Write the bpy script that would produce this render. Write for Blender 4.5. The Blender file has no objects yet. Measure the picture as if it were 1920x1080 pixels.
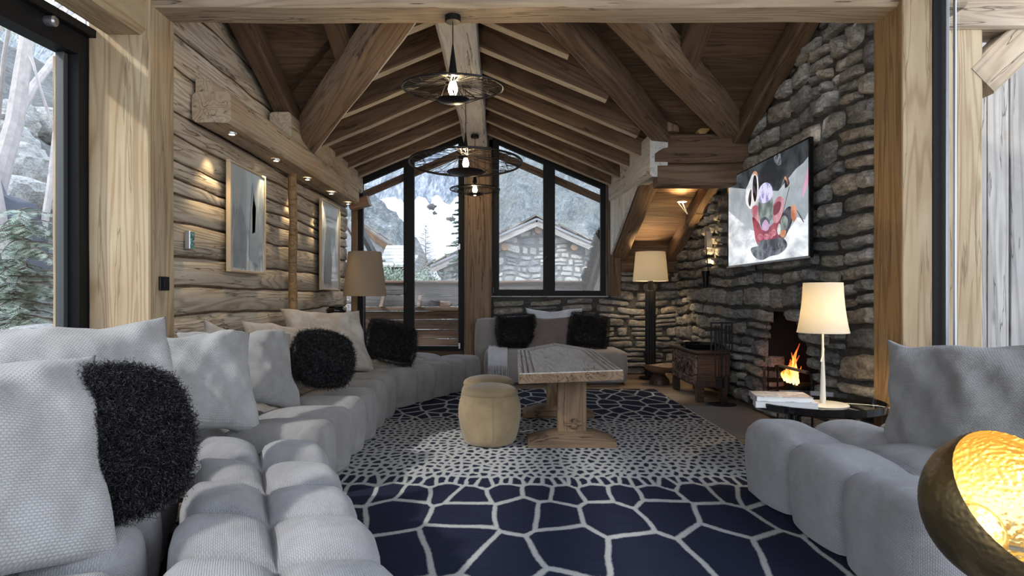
import bpy, bmesh, math, random
import numpy as np
from mathutils import Vector, Matrix, noise, kdtree

S = bpy.context.scene
C = S.collection
R = random.Random(7)
V = Vector

# ---------------------------------------------------------------- camera
CAM_H = 1.10
FPX = 1200.0
VPX, VPY = 940.0, 555.0
cam_d = bpy.data.cameras.new('camera')
cam = bpy.data.objects.new('camera', cam_d)
C.objects.link(cam)
cam.location = (0, 0, CAM_H)
cam.rotation_euler = (math.pi / 2, 0, 0)
cam_d.sensor_width = 36.0
cam_d.lens = 36.0 * FPX / 1920.0
cam_d.shift_x = (960 - VPX) / 1920.0
cam_d.shift_y = (VPY - 540) / 1920.0
cam_d.clip_start = 0.05
cam_d.clip_end = 2000
S.camera = cam

# ---------------------------------------------------------------- sky, sun, exposure
w = bpy.data.worlds.new('sky')
S.world = w
w.use_nodes = True
wn = w.node_tree
bg = wn.nodes['Background']
tcw = wn.nodes.new('ShaderNodeTexCoord')
sep = wn.nodes.new('ShaderNodeSeparateXYZ')
rmp = wn.nodes.new('ShaderNodeValToRGB')
wn.links.new(tcw.outputs['Generated'], sep.inputs[0])
wn.links.new(sep.outputs['Z'], rmp.inputs[0])
rmp.color_ramp.elements[0].color = (0.90, 0.93, 0.97, 1)
rmp.color_ramp.elements[1].color = (0.62, 0.76, 1.0, 1)
wn.links.new(rmp.outputs[0], bg.inputs[0])
bg.inputs[1].default_value = 1.3
SUN = bpy.data.lights.new('sun', 'SUN')
SUN.energy = 1.2
SUN.angle = math.radians(3)
SUN.color = (1.0, 0.96, 0.9)
sun = bpy.data.objects.new('sun', SUN)
C.objects.link(sun)
sun.rotation_euler = V((0.72, 0.50, -0.62)).to_track_quat('-Z', 'Y').to_euler()
S.view_settings.view_transform = 'Standard'
S.view_settings.look = 'None'
S.view_settings.gamma = 1
S.view_settings.use_curve_mapping = False
S.view_settings.exposure = 1.36
S.cycles.max_bounces = 8
S.cycles.diffuse_bounces = 4
S.cycles.glossy_bounces = 3
S.cycles.transmission_bounces = 6
S.cycles.transparent_max_bounces = 12
S.cycles.sample_clamp_indirect = 4
S.cycles.caustics_reflective = False
S.cycles.caustics_refractive = False


# ---------------------------------------------------------------- node helper
class NT:
    def __init__(s, name):
        s.m = bpy.data.materials.new(name)
        s.m.use_nodes = True
        s.t = s.m.node_tree
        s.b = s.t.nodes['Principled BSDF']
        s.out = s.t.nodes['Material Output']

    def n(s, typ, props=None, **inp):
        nd = s.t.nodes.new('ShaderNode' + typ)
        for k, v in (props or {}).items():
            setattr(nd, k, v)
        for k, v in inp.items():
            key = int(k[1:]) if k[0] == 'i' and k[1:].isdigit() else k.replace('_', ' ')
            s.set(nd.inputs[key], v)
        return nd

    def set(s, sock, v):
        if isinstance(v, bpy.types.NodeSocket):
            s.t.links.new(v, sock)
        elif isinstance(v, bpy.types.Node):
            s.t.links.new(v.outputs[0], sock)
        else:
            if isinstance(v, tuple) and len(v) == 3 and sock.type == 'RGBA':
                v = v + (1,)
            sock.default_value = v

    def math(s, op, a, b=0.0, c=None, clamp=False):
        nd = s.n('Math', {'operation': op, 'use_clamp': clamp}, i0=a, i1=b)
        if c is not None:
            s.set(nd.inputs[2], c)
        return nd.outputs[0]

    def vec(s, op, a, b):
        return s.n('VectorMath', {'operation': op}, i0=a, i1=b).outputs[0]

    def mix(s, f, a, b, mode='MIX'):
        nd = s.t.nodes.new('ShaderNodeMix')
        nd.data_type = 'RGBA'
        nd.blend_type = mode
        s.set(nd.inputs[0], f)
        s.set(nd.inputs[6], a)
        s.set(nd.inputs[7], b)
        return nd.outputs[2]

    def ramp(s, f, stops, interp='LINEAR'):
        nd = s.t.nodes.new('ShaderNodeValToRGB')
        cr = nd.color_ramp
        cr.interpolation = interp
        while len(cr.elements) < len(stops):
            cr.elements.new(0.5)
        for e, (p, c) in zip(cr.elements, stops):
            e.position = p
            e.color = (tuple(c) + (1,)) if len(c) == 3 else c
        s.set(nd.inputs[0], f)
        return nd.outputs[0]

    def noise(s, vec, scale, detail=3.0, rough=0.55, dist=0.0):
        return s.n('TexNoise', Vector=vec, Scale=scale, Detail=detail, Roughness=rough, Distortion=dist).outputs['Fac']

    def bump(s, h, strength=0.5, dist=0.01, normal=None):
        nd = s.n('Bump', Height=h, Strength=strength, Distance=dist)
        if normal is not None:
            s.set(nd.inputs['Normal'], normal)
        return nd.outputs[0]

    def fin(s, col=None, rough=None, normal=None, metal=None):
        if col is not None:
            s.set(s.b.inputs['Base Color'], col)
        if rough is not None:
            s.set(s.b.inputs['Roughness'], rough)
        if normal is not None:
            s.set(s.b.inputs['Normal'], normal)
        if metal is not None:
            s.set(s.b.inputs['Metallic'], metal)
        return s.m


def wood(name, light, mid, dark, sx=1.0, grain=0.55, cracks=0.8, rough=0.78, bump=0.6, knots=0.7):
    k = NT(name)
    tc = k.n('TexCoord').outputs['Object']
    rid = k.n('Attribute', {'attribute_name': 'rid'}).outputs['Fac']
    oi = k.n('ObjectInfo').outputs['Random']
    off = k.n('CombineXYZ', X=k.math('MULTIPLY', rid, 13.7), Y=k.math('MULTIPLY', rid, 5.3), Z=k.math('MULTIPLY', oi, 23.0)).outputs[0]
    p = k.vec('ADD', tc, off)
    ps = k.vec('MULTIPLY', p, (0.24 * sx, 3.2 * sx, 3.2 * sx))
    n1 = k.noise(ps, 1.1, 2.5, 0.5, 0.4)
    g = k.math('SINE', k.math('MULTIPLY', n1, 95.0))
    g = k.math('POWER', k.math('MULTIPLY_ADD', g, 0.5, 0.5), 2.2)
    fib = k.noise(k.vec('MULTIPLY', p, (3.0, 90.0, 90.0)), 1.0, 3, 0.6)
    pat = k.noise(k.vec('MULTIPLY', p, (0.9, 3.0, 3.0)), 1.3, 4, 0.6)
    vor = k.n('TexVoronoi', Vector=k.vec('MULTIPLY', p, (1.3, 4.0, 4.0)), Scale=1.0).outputs['Distance']
    knot = k.math('SUBTRACT', 1.0, k.math('MULTIPLY', vor, 9.0), clamp=True)
    cr = k.noise(k.vec('MULTIPLY', p, (0.9, 14.0, 14.0)), 1.0, 3, 0.55)
    crack = k.math('SUBTRACT', 1.0, k.math('MULTIPLY', k.math('ABSOLUTE', k.math('SUBTRACT', cr, 0.60)), 70.0), clamp=True)
    gf = k.math('ADD', k.math('MULTIPLY', g, grain), k.math('MULTIPLY', k.math('SUBTRACT', fib, 0.5), 0.55), clamp=True)
    base = k.mix(k.ramp(pat, [(0.35, (0, 0, 0)), (0.65, (1, 1, 1))]), light, mid)
    col = k.mix(gf, base, dark)
    col = k.mix(k.math('MULTIPLY', knot, knots), col, tuple(c * 0.45 for c in dark))
    col = k.mix(k.math('MULTIPLY', crack, cracks), col, tuple(c * 0.2 for c in dark))
    val = k.math('ADD', 0.78, k.math('ADD', k.math('MULTIPLY', k.math('FRACT', k.math('MULTIPLY', rid, 7.13)), 0.34), k.math('MULTIPLY', oi, 0.12)))
    col = k.mix(1.0, col, k.n('CombineColor', Red=val, Green=val, Blue=val).outputs[0], 'MULTIPLY')
    h = k.math('SUBTRACT', k.math('SUBTRACT', k.math('MULTIPLY', fib, 0.5), k.math('MULTIPLY', g, 0.35)), k.math('MULTIPLY', crack, 1.6))
    return k.fin(col, rough, k.bump(h, bump, 0.006))


M = {}
M['post'] = wood('pale larch timber', (0.58, 0.47, 0.31), (0.48, 0.35, 0.21), (0.27, 0.155, 0.07), 1.0, 0.5, 0.25)
M['postw'] = wood('warm larch timber', (0.40, 0.26, 0.13), (0.33, 0.2, 0.09), (0.17, 0.085, 0.03), 1.0, 0.6, 0.3)
M['log'] = wood('old log wall timber', (0.56, 0.49, 0.39), (0.47, 0.395, 0.30), (0.23, 0.17, 0.115), 1.5, 0.6, 0.8)
M['beam'] = wood('pale hewn beam timber', (0.50, 0.42, 0.31), (0.42, 0.32, 0.22), (0.2, 0.13, 0.075), 1.1, 0.4, 0.9)
M['white'] = wood('whitewashed old timber', (0.74, 0.74, 0.72), (0.62, 0.61, 0.59), (0.38, 0.36, 0.33), 1.2, 0.3, 0.95)
M['brown'] = wood('brown old timber', (0.19, 0.12, 0.072), (0.135, 0.08, 0.046), (0.055, 0.03, 0.017), 1.0, 0.6, 0.9)
M['brace'] = wood('sawn brown timber', (0.30, 0.205, 0.13), (0.225, 0.145, 0.085), (0.10, 0.058, 0.033), 1.0, 0.55, 0.9)
M['worn'] = wood('rafter underside worn and painted lit', (0.66, 0.60, 0.50), (0.58, 0.50, 0.40), (0.30, 0.23, 0.17), 1.0, 0.4, 0.7)  # wear plus bounced window light, both put into this paler underside colour
M['board'] = wood('dark roof boards', (0.16, 0.10, 0.06), (0.12, 0.07, 0.04), (0.055, 0.03, 0.016), 1.0, 0.6, 0.5)
M['floor'] = wood('old floor planks', (0.36, 0.29, 0.22), (0.22, 0.15, 0.10), (0.11, 0.07, 0.045), 1.0, 0.5, 0.7, 0.42, 0.35)
M['grey'] = wood('weathered grey boards', (0.40, 0.385, 0.37), (0.30, 0.28, 0.26), (0.15, 0.13, 0.115), 1.0, 0.5, 0.8)
M['deckw'] = wood('weathered brown deck timber', (0.24, 0.165, 0.115), (0.18, 0.115, 0.078), (0.09, 0.055, 0.038), 1.0, 0.5, 0.8)
M['tabletop'] = wood('scrubbed grey table plank', (0.52, 0.49, 0.45), (0.44, 0.40, 0.36), (0.24, 0.19, 0.15), 1.6, 0.35, 0.95, 0.55)
M['tableleg'] = wood('honey old table timber', (0.27, 0.18, 0.105), (0.19, 0.118, 0.066), (0.085, 0.048, 0.027), 1.4, 0.5, 0.9)
M['chest'] = wood('dark chest timber', (0.07, 0.042, 0.03), (0.05, 0.028, 0.02), (0.03, 0.015, 0.01), 1.4, 0.5, 0.5, 0.4)
M['copper'] = wood('reddish worn wood', (0.36, 0.24, 0.16), (0.28, 0.16, 0.1), (0.12, 0.06, 0.04), 1.5, 0.4, 0.4, 0.4)


def plain(name, col, rough=0.5, metal=0.0, nscale=0, nstr=0.2, var=0.0):
    k = NT(name)
    tc = k.n('TexCoord').outputs['Object']
    c = col
    nn = k.noise(tc, nscale or 6.0, 4)
    if var:
        c = k.mix(nn, tuple(x * (1 - var) for x in col), tuple(min(1, x * (1 + var)) for x in col))
    return k.fin(c, rough, k.bump(nn, nstr, 0.004) if nscale else None, metal)


M['black'] = plain('black metal', (0.012, 0.012, 0.013), 0.35, 0.6)
M['frame'] = plain('black window frame', (0.008, 0.008, 0.009), 0.55, 0.0)
M['frame'].node_tree.nodes['Principled BSDF'].inputs['Specular IOR Level'].default_value = 0.2
M['rubber'] = plain('dark grey seal', (0.05, 0.055, 0.06), 0.5)
M['gloss'] = plain('glossy black lacquer', (0.008, 0.008, 0.009), 0.06)
M['iron'] = plain('dull wrought iron', (0.012, 0.012, 0.013), 0.65, 0.4, 30, 0.3)
M['soot'] = plain('sooty cast iron', (0.014, 0.014, 0.015), 0.75, 0.0, 14, 0.3, 0.4)
M['steel'] = plain('brushed grey steel', (0.45, 0.47, 0.5), 0.35, 0.9)
M['ivory'] = plain('ivory lacquer', (0.72, 0.68, 0.58), 0.35)
M['paper'] = plain('white paper', (0.78, 0.77, 0.75), 0.7)
M['cover'] = plain('pale grey book cover', (0.6, 0.62, 0.66), 0.4, 0, 5, 0.0, 0.3)
M['soot'].node_tree.nodes['Principled BSDF'].inputs['Specular IOR Level'].default_value = 0.1
M['hearth'] = plain('grey felted hearth mat', (0.17, 0.175, 0.185), 0.95, 0, 300, 0.3, 0.2)
M['snow'] = plain('snow', (0.82, 0.86, 0.92), 0.8, 0, 2, 0.2, 0.1)
M['cream'] = plain('cream binding', (0.7, 0.68, 0.63), 0.9)
M['flue'] = plain('dark blue slate', (0.05, 0.06, 0.085), 0.6, 0, 3, 0.2, 0.3)
M['tooth'] = plain('amber pale wood', (0.5, 0.32, 0.12), 0.6)
M['purlin'] = plain('cut log end', (0.2, 0.13, 0.08), 0.8, 0, 20, 0.3, 0.4)
M['zinc'] = plain('grey zinc gutter', (0.22, 0.23, 0.25), 0.45, 0.3)
M['bark'] = plain('pale grey bark', (0.50, 0.47, 0.46), 0.9, 0, 12, 0.6, 0.4)
M['twig'] = plain('dark larch bark', (0.16, 0.13, 0.11), 0.9)


def emis(name, col, st):
    k = NT(name)
    k.b.inputs['Base Color'].default_value = tuple(col) + (1,)
    k.b.inputs['Emission Color'].default_value = tuple(col) + (1,)
    k.b.inputs['Emission Strength'].default_value = st
    return k.m


M['bulb'] = emis('glowing bulb', (1.0, 0.80, 0.52), 9)
M['spot'] = emis('lit downlight', (1.0, 0.82, 0.55), 12)
M['ember'] = emis('glowing embers', (1.0, 0.12, 0.03), 1.6)


def flame_mat():
    k = NT('flame')
    g = k.n('TexCoord').outputs['Generated']
    z = k.n('SeparateXYZ', i0=g).outputs['Z']
    nn = k.noise(g, 5.0, 3)
    f = k.math('ADD', z, k.math('MULTIPLY', k.math('SUBTRACT', nn, 0.5), 0.9), clamp=True)
    c = k.ramp(f, [(0.0, (1, 0.62, 0.22)), (0.35, (1.0, 0.5, 0.12)), (0.65, (1.0, 0.24, 0.03)), (1.0, (0.6, 0.05, 0.01))])
    k.set(k.b.inputs['Emission Color'], c)
    k.set(k.b.inputs['Emission Strength'], k.ramp(f, [(0.0, (1.5,) * 3), (0.6, (1.0,) * 3), (1.0, (0.6,) * 3)]))
    k.set(k.b.inputs['Base Color'], (0.3, 0.1, 0.02))
    k.b.inputs['Alpha'].default_value = 0.85
    return k.m


M['flame'] = flame_mat()


def glass_mat():
    k = NT('window glass')
    tr = k.n('BsdfTransparent', Color=(0.97, 0.98, 0.98, 1))
    gl = k.n('BsdfGlossy', Roughness=0.02, Color=(1, 1, 1, 1))
    ge = k.n('NewGeometry')
    cs = k.math('ABSOLUTE', k.n('VectorMath', {'operation': 'DOT_PRODUCT'}, i0=ge.outputs['Incoming'], i1=ge.outputs['Normal']).outputs['Value'])
    fr = k.n('Math', {'operation': 'MULTIPLY_ADD'}, i0=k.math('POWER', k.math('SUBTRACT', 1.0, cs), 5.0), i1=0.75, i2=0.035)
    ms = k.n('MixShader', i0=fr.outputs[0], i1=tr.outputs[0], i2=gl.outputs[0])
    k.t.links.new(ms.outputs[0], k.out.inputs[0])
    return k.m


M['glass'] = glass_mat()


def bulb_glass():
    k = NT('clear bulb glass')
    tr = k.n('BsdfTransparent')
    gl = k.n('BsdfGlossy', Roughness=0.05)
    ms = k.n('MixShader', i0=0.12, i1=tr.outputs[0], i2=gl.outputs[0])
    k.t.links.new(ms.outputs[0], k.out.inputs[0])
    return k.m


M['bglass'] = bulb_glass()


def fabric(name, c1, c2, weave=True, rough=0.92, ws=0.011, sheen=0.25, bs=0.7):
    k = NT(name)
    uv = k.n('TexCoord').outputs['UV']
    ob = k.n('TexCoord').outputs['Object']
    u = k.n('SeparateXYZ', i0=uv)
    warp = k.math('MULTIPLY', k.math('SUBTRACT', k.noise(uv, 40.0, 2), 0.5), 0.9)
    a = k.math('MULTIPLY_ADD', u.outputs['X'], math.pi / ws, warp)
    b = k.math('MULTIPLY_ADD', u.outputs['Y'], math.pi / (ws * 0.62), warp)
    row = k.math('FLOOR', k.math('DIVIDE', b, math.pi))
    a2 = k.math('ADD', a, k.math('MULTIPLY', row, math.pi / 2))
    wv = k.math('MULTIPLY', k.math('ABSOLUTE', k.math('SINE', a2)), k.math('ABSOLUTE', k.math('SINE', b)))
    wv = k.math('POWER', wv, 0.55)
    fine = k.noise(ob, 260.0, 2)
    pat = k.noise(ob, 5.0, 4, 0.65, 0.6)
    f = k.math('ADD', k.math('MULTIPLY', k.ramp(pat, [(0.38, (0, 0, 0)), (0.62, (1, 1, 1))]), 0.62), k.math('MULTIPLY', fine, 0.35), clamp=True)
    col = k.mix(f, c1, c2)
    h = fine
    if weave:
        col = k.mix(k.math('MULTIPLY', k.math('SUBTRACT', 1.0, wv), 0.45), col, tuple(c * 0.45 for c in c1))
        h = k.math('ADD', wv, k.math('MULTIPLY', fine, 0.3))
    k.b.inputs['Sheen Weight'].default_value = sheen
    k.b.inputs['Sheen Roughness'].default_value = 0.5
    return k.fin(col, rough, k.bump(h, bs, 0.003 if weave else 0.0015))


M['sofa'] = fabric('grey woven chenille', (0.23, 0.228, 0.232), (0.36, 0.36, 0.375))
M['sofaw'] = fabric('taupe grey woven chenille', (0.21, 0.20, 0.192), (0.33, 0.32, 0.315))
M['cush'] = fabric('light grey woven cushion cloth', (0.29, 0.287, 0.285), (0.44, 0.44, 0.447), ws=0.013)
M['cushd'] = fabric('mid grey woven cushion cloth', (0.23, 0.226, 0.22), (0.35, 0.345, 0.34), ws=0.011)
M['hide'] = fabric('taupe brushed hide', (0.30, 0.26, 0.215), (0.52, 0.49, 0.45), weave=False)
M['velvet'] = fabric('grey smooth velvet', (0.24, 0.225, 0.215), (0.33, 0.31, 0.30), weave=False)
M['brownc'] = fabric('taupe brown velvet', (0.15, 0.12, 0.105), (0.20, 0.165, 0.15), weave=False)
M['bluew'] = fabric('pale blue grey linen', (0.52, 0.56, 0.62), (0.66, 0.69, 0.74), weave=False)
M['boucle'] = fabric('ochre boucle', (0.19, 0.135, 0.07), (0.29, 0.215, 0.12), weave=False, bs=1.0)
M['throw'] = fabric('pale grey throw', (0.5, 0.52, 0.56), (0.66, 0.68, 0.72), weave=False)


def fur_mat():
    k = NT('black curly fleece')
    ob = k.n('TexCoord').outputs['Object']
    nn = k.noise(ob, 30.0, 3)
    c = k.mix(nn, (0.003, 0.003, 0.004), (0.014, 0.013, 0.017))
    k.b.inputs['Specular IOR Level'].default_value = 0.5
    return k.fin(c, 0.5)


M['fur'] = fur_mat()


def shade_mat(name, col, em, strength, trans=0.4):
    k = NT(name)
    ob = k.n('TexCoord').outputs['Object']
    nn = k.noise(k.vec('MULTIPLY', ob, (120, 120, 120)), 1.0, 3)
    k.t.nodes.remove(k.b)
    c = k.mix(nn, tuple(x * 0.9 for x in col), col)
    d = k.n('BsdfDiffuse', Color=c)
    t = k.n('BsdfTranslucent', Color=c)
    ms = k.n('MixShader', i0=trans, i1=d.outputs[0], i2=t.outputs[0])
    k.t.links.new(ms.outputs[0], k.out.inputs[0])
    return k.m


M['shade_tan'] = shade_mat('tan linen lampshade', (0.36, 0.28, 0.2), None, 0, 0.12)
M['shade_white'] = shade_mat('ivory cotton lampshade', (0.8, 0.76, 0.66), None, 0, 0.45)


def stone_mat(name, stops, dark=0.5, bs=1.0):
    k = NT(name)
    ob = k.n('TexCoord').outputs['Object']
    rid = k.n('Attribute', {'attribute_name': 'rid'}).outputs['Fac']
    base = k.ramp(rid, stops)
    off = k.n('CombineXYZ', X=k.math('MULTIPLY', rid, 31.0), Y=0.0, Z=k.math('MULTIPLY', rid, 11.0)).outputs[0]
    p = k.vec('ADD', ob, off)
    n1 = k.noise(k.vec('MULTIPLY', p, (1, 1, 2.6)), 9.0, 6, 0.68, 0.5)
    n2 = k.noise(p, 45.0, 5, 0.7)
    col = k.mix(k.ramp(n1, [(0.4, (1, 1, 1)), (0.6, (0, 0, 0))]), base, k.mix(1.0, base, (dark, dark, dark), 'MULTIPLY'))
    col = k.mix(k.ramp(n2, [(0.35, (0.9,) * 3), (0.55, (0,) * 3)]), col, k.mix(1.0, col, (0.5, 0.5, 0.5), 'MULTIPLY'))
    col = k.mix(k.ramp(n2, [(0.62, (0,) * 3), (0.72, (0.5,) * 3)]), col, (0.42, 0.40, 0.36))
    h = k.math('ADD', n1, k.math('MULTIPLY', n2, 0.6))
    return k.fin(col, 0.85, k.bump(h, bs, 0.018))


M['stone'] = stone_mat('dry schist stones', [(0.0, (0.20, 0.20, 0.205)), (0.3, (0.33, 0.325, 0.315)), (0.6, (0.43, 0.40, 0.345)), (0.85, (0.47, 0.47, 0.47)), (1.0, (0.44, 0.36, 0.26))])
M['mortar'] = stone_mat('dark mortar bed', [(0.0, (0.085, 0.082, 0.08)), (1.0, (0.09, 0.087, 0.083))])
M['pstone'] = stone_mat('pale outside stones', [(0.0, (0.28, 0.30, 0.32)), (0.5, (0.50, 0.51, 0.50)), (1.0, (0.64, 0.63, 0.58))], 0.7)
M['pmortar'] = stone_mat('pale outside mortar', [(0.0, (0.25, 0.25, 0.25)), (1.0, (0.26, 0.26, 0.25))], 0.7)
M['slate'] = stone_mat('roof slabs', [(0.0, (0.13, 0.12, 0.115)), (0.6, (0.27, 0.24, 0.21)), (1.0, (0.40, 0.36, 0.31))], 0.6)


# ---------------------------------------------------------------- geometry helpers
def P(px, py, Y):
    return V(((px - VPX) / FPX * Y, Y, CAM_H - (py - VPY) / FPX * Y))


def props(o, label=None, cat=None, group=None, kind=None):
    if label: o['label'] = label
    if cat: o['category'] = cat
    if group: o['group'] = group
    if kind: o['kind'] = kind
    return o


def lm(o):
    return Matrix.LocRotScale(o.location, o.rotation_euler, o.scale)


def mk(name, verts, faces, mat, parent=None, smooth=True, rid=None, uv=None, mw=None, sharp=None):
    me = bpy.data.meshes.new(name)
    me.from_pydata([tuple(v) for v in verts], [], faces)
    if rid is not None:
        a = me.attributes.new('rid', 'FLOAT', 'POINT')
        a.data.foreach_set('value', rid)
    if uv is not None:
        l = me.uv_layers.new(name='UVMap')
        idx = np.empty(len(me.loops), dtype=np.int32)
        me.loops.foreach_get('vertex_index', idx)
        l.data.foreach_set('uv', np.asarray(uv, dtype=np.float32)[idx].ravel())
    if smooth:
        me.polygons.foreach_set('use_smooth', [True] * len(me.polygons))
        if sharp is not None:
            me.set_sharp_from_angle(angle=math.radians(sharp))
    for m in (mat if isinstance(mat, list) else [mat]):
        me.materials.append(m)
    me.update()
    o = bpy.data.objects.new(name, me)
    C.objects.link(o)
    if mw is not None:
        o.matrix_basis = mw
    if parent is not None:
        o.parent = parent
        o.matrix_parent_inverse = chain(parent).inverted()
    return o


def chain(o):
    m = o.matrix_basis.copy()
    if o.parent is not None:
        m = chain(o.parent) @ o.matrix_parent_inverse @ m
    return m


def thing(name, label, cat, loc=(0, 0, 0), group=None, kind=None):
    o = bpy.data.objects.new(name, None)
    C.objects.link(o)
    o.matrix_basis = Matrix.Translation(loc)
    o.empty_display_size = 0.1
    return props(o, label, cat, group, kind)


class MB:
    """collects shapes of ONE mesh"""
    def __init__(s):
        s.v, s.f, s.r, s.u = [], [], [], []

    def add(s, vs, fs, rid=0.0, uv=None):
        b = len(s.v)
        s.v += [tuple(x) for x in vs]
        s.f += [tuple(i + b for i in f) for f in fs]
        s.r += [rid] * len(vs)
        s.u += list(uv) if uv is not None else [(0, 0)] * len(vs)

    def box(s, lo, hi, rid=0.0, ch=0.0):
        x0, y0, z0 = lo
        x1, y1, z1 = hi
        if ch <= 0:
            s.add([(x0, y0, z0), (x1, y0, z0), (x1, y1, z0), (x0, y1, z0), (x0, y0, z1), (x1, y0, z1), (x1, y1, z1), (x0, y1, z1)],
                  [(0, 3, 2, 1), (4, 5, 6, 7), (0, 1, 5, 4), (1, 2, 6, 5), (2, 3, 7, 6), (3, 0, 4, 7)], rid)
        else:
            c = ch
            prof = []
            for z, i in ((z0, c), (z0 + c, 0), (z1 - c, 0), (z1, c)):
                prof.append([(x0 + i + c * 0, y0 + i, z), (x1 - i, y0 + i, z), (x1 - i, y1 - i, z), (x0 + i, y1 - i, z)])
            ring = []
            for L, i in zip(prof, (c, 0, 0, c)):
                z = L[0][2]
                k = max(c - i * 0.0, 0.0001)
                ring.append([(x0 + i + k, y0 + i, z), (x1 - i - k, y0 + i, z), (x1 - i, y0 + i + k, z), (x1 - i, y1 - i - k, z),
                             (x1 - i - k, y1 - i, z), (x0 + i + k, y1 - i, z), (x0 + i, y1 - i - k, z), (x0 + i, y0 + i + k, z)])
            vs = [p for r in ring for p in r]
            fs = [tuple(reversed(range(8))), tuple(range(24, 32))]
            for j in range(3):
                for i in range(8):
                    a, b = j * 8 + i, j * 8 + (i + 1) % 8
                    fs.append((a, b, b + 8, a + 8))
            s.add(vs, fs, rid)

    def tube(s, pts, r, n=8, rid=0.0, cap=True, closed=False):
        pts = [V(p) for p in pts]
        rr = r if isinstance(r, (list, tuple)) else [r] * len(pts)
        m = len(pts)
        vs, fs = [], []
        nrm = None
        for i, p in enumerate(pts):
            if closed:
                t = pts[(i + 1) % m] - pts[i - 1]
            else:
                t = pts[min(i + 1, m - 1)] - pts[max(i - 1, 0)]
            if t.length < 1e-9:
                t = V((0, 0, 1))
            t.normalize()
            if nrm is None:
                nrm = t.orthogonal().normalized()
            nrm = (nrm - t * nrm.dot(t))
            if nrm.length < 1e-6:
                nrm = t.orthogonal()
            nrm.normalize()
            bn = t.cross(nrm)
            for k in range(n):
                a = 2 * math.pi * k / n
                vs.append(p + (nrm * math.cos(a) + bn * math.sin(a)) * rr[i])
        for i in range(m if closed else m - 1):
            for k in range(n):
                a, b = i * n + k, i * n + (k + 1) % n
                c, d = ((i + 1) % m) * n + (k + 1) % n, ((i + 1) % m) * n + k
                fs.append((a, b, c, d))
        if cap and not closed:
            fs.append(tuple(reversed(range(n))))
            fs.append(tuple(range((m - 1) * n, m * n)))
        s.add(vs, fs, rid)

    def lathe(s, prof, c=(0, 0, 0), n=40, mat=None, rid=0.0, fn=None):
        vs, fs = [], []
        for (r, z) in prof:
            for k in range(n):
                a = 2 * math.pi * k / n
                p = V((r * math.cos(a), r * math.sin(a), z))
                if fn: p = fn(p, a)
                if mat: p = mat @ p
                vs.append(p + V(c))
        for i in range(len(prof) - 1):
            for k in range(n):
                a, b = i * n + k, i * n + (k + 1) % n
                fs.append((a, b, b + n, a + n))
        s.add(vs, fs, rid)

    def poly(s, pts, depth, axis, rid=0.0):
        """extrude polygon pts (3D list) by depth along axis"""
        n = len(pts)
        d = V(axis) * depth
        vs = [V(p) for p in pts] + [V(p) + d for p in pts]
        fs = [tuple(range(n)), tuple(reversed(range(n, 2 * n)))] + [(i, i + n, (i + 1) % n + n, (i + 1) % n) for i in range(n)]
        s.add(vs, fs, rid)

    def obj(s, name, mat, parent=None, smooth=True, sharp=35, mw=None, uv=False):
        return mk(name, s.v, s.f, mat, parent, smooth, s.r, s.u if uv else None, mw, sharp)


def frame_of(p0, p1, up=(0, 0, 1)):
    """matrix with local x from p0 to p1, local z near up"""
    p0, p1 = V(p0), V(p1)
    x = (p1 - p0).normalized()
    u = V(up)
    y = u.cross(x)
    if y.length < 1e-4:
        y = V((0, 1, 0)).cross(x)
        if y.length < 1e-4:
            y = V((1, 0, 0)).cross(x)
    y.normalize()
    z = x.cross(y)
    m = Matrix((x, y, z)).transposed().to_4x4()
    m.translation = p0
    return m, (p1 - p0).length


def beam(name, p0, p1, wd, ht, mat, parent=None, up=(0, 0, 1), rough=0.008, ch=0.012, bottom=None, pale=(0, 1), label=None, cat=None, group=None, kind=None, seed=None, cut=(0, 0)):
    """a hewn timber as one object, grain along its length"""
    mw, L = frame_of(p0, p1, up)
    n = max(2, int(L / 0.13))
    sd = seed if seed is not None else R.random() * 100
    hw, hh = wd / 2, ht / 2
    sec = [(-hw + ch, -hh), (0, -hh), (hw - ch, -hh), (hw, -hh + ch), (hw, 0), (hw, hh - ch), (hw - ch, hh), (0, hh), (-hw + ch, hh), (-hw, hh - ch), (-hw, 0), (-hw, -hh + ch)]
    k = len(sec)
    vs, fs = [], []
    for i in range(n + 1):
        x = L * i / n
        for (y, z) in sec:
            q = V((x * 1.7 + sd, y * 5 + sd * 0.3, z * 5))
            dn = noise.noise_vector(q) * rough
            lowf = noise.noise_vector(V((x * 0.6 + sd, sd, 0))) * rough * 1.5
            xx = x
            if i == 0: xx += cut[0] * (z / ht)
            if i == n: xx += cut[1] * (z / ht)
            vs.append((xx, y + dn.y + lowf.y, z + dn.z + lowf.z))
    mi = []
    for i in range(n):
        for j in range(k):
            a, b = i * k + j, i * k + (j + 1) % k
            fs.append((a, a + k, b + k, b))
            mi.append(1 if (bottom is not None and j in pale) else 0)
    fs.append(tuple(range(k))); mi.append(0)
    fs.append(tuple(reversed(range(n * k, n * k + k)))); mi.append(0)
    o = mk(name, vs, fs, [mat] + ([bottom] if bottom is not None else []), parent, True, None, None, mw, 40)
    o.data.polygons.foreach_set('material_index', mi)
    if parent is None and kind is None: kind = 'structure'
    return props(o, label, cat, group, kind)


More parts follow.
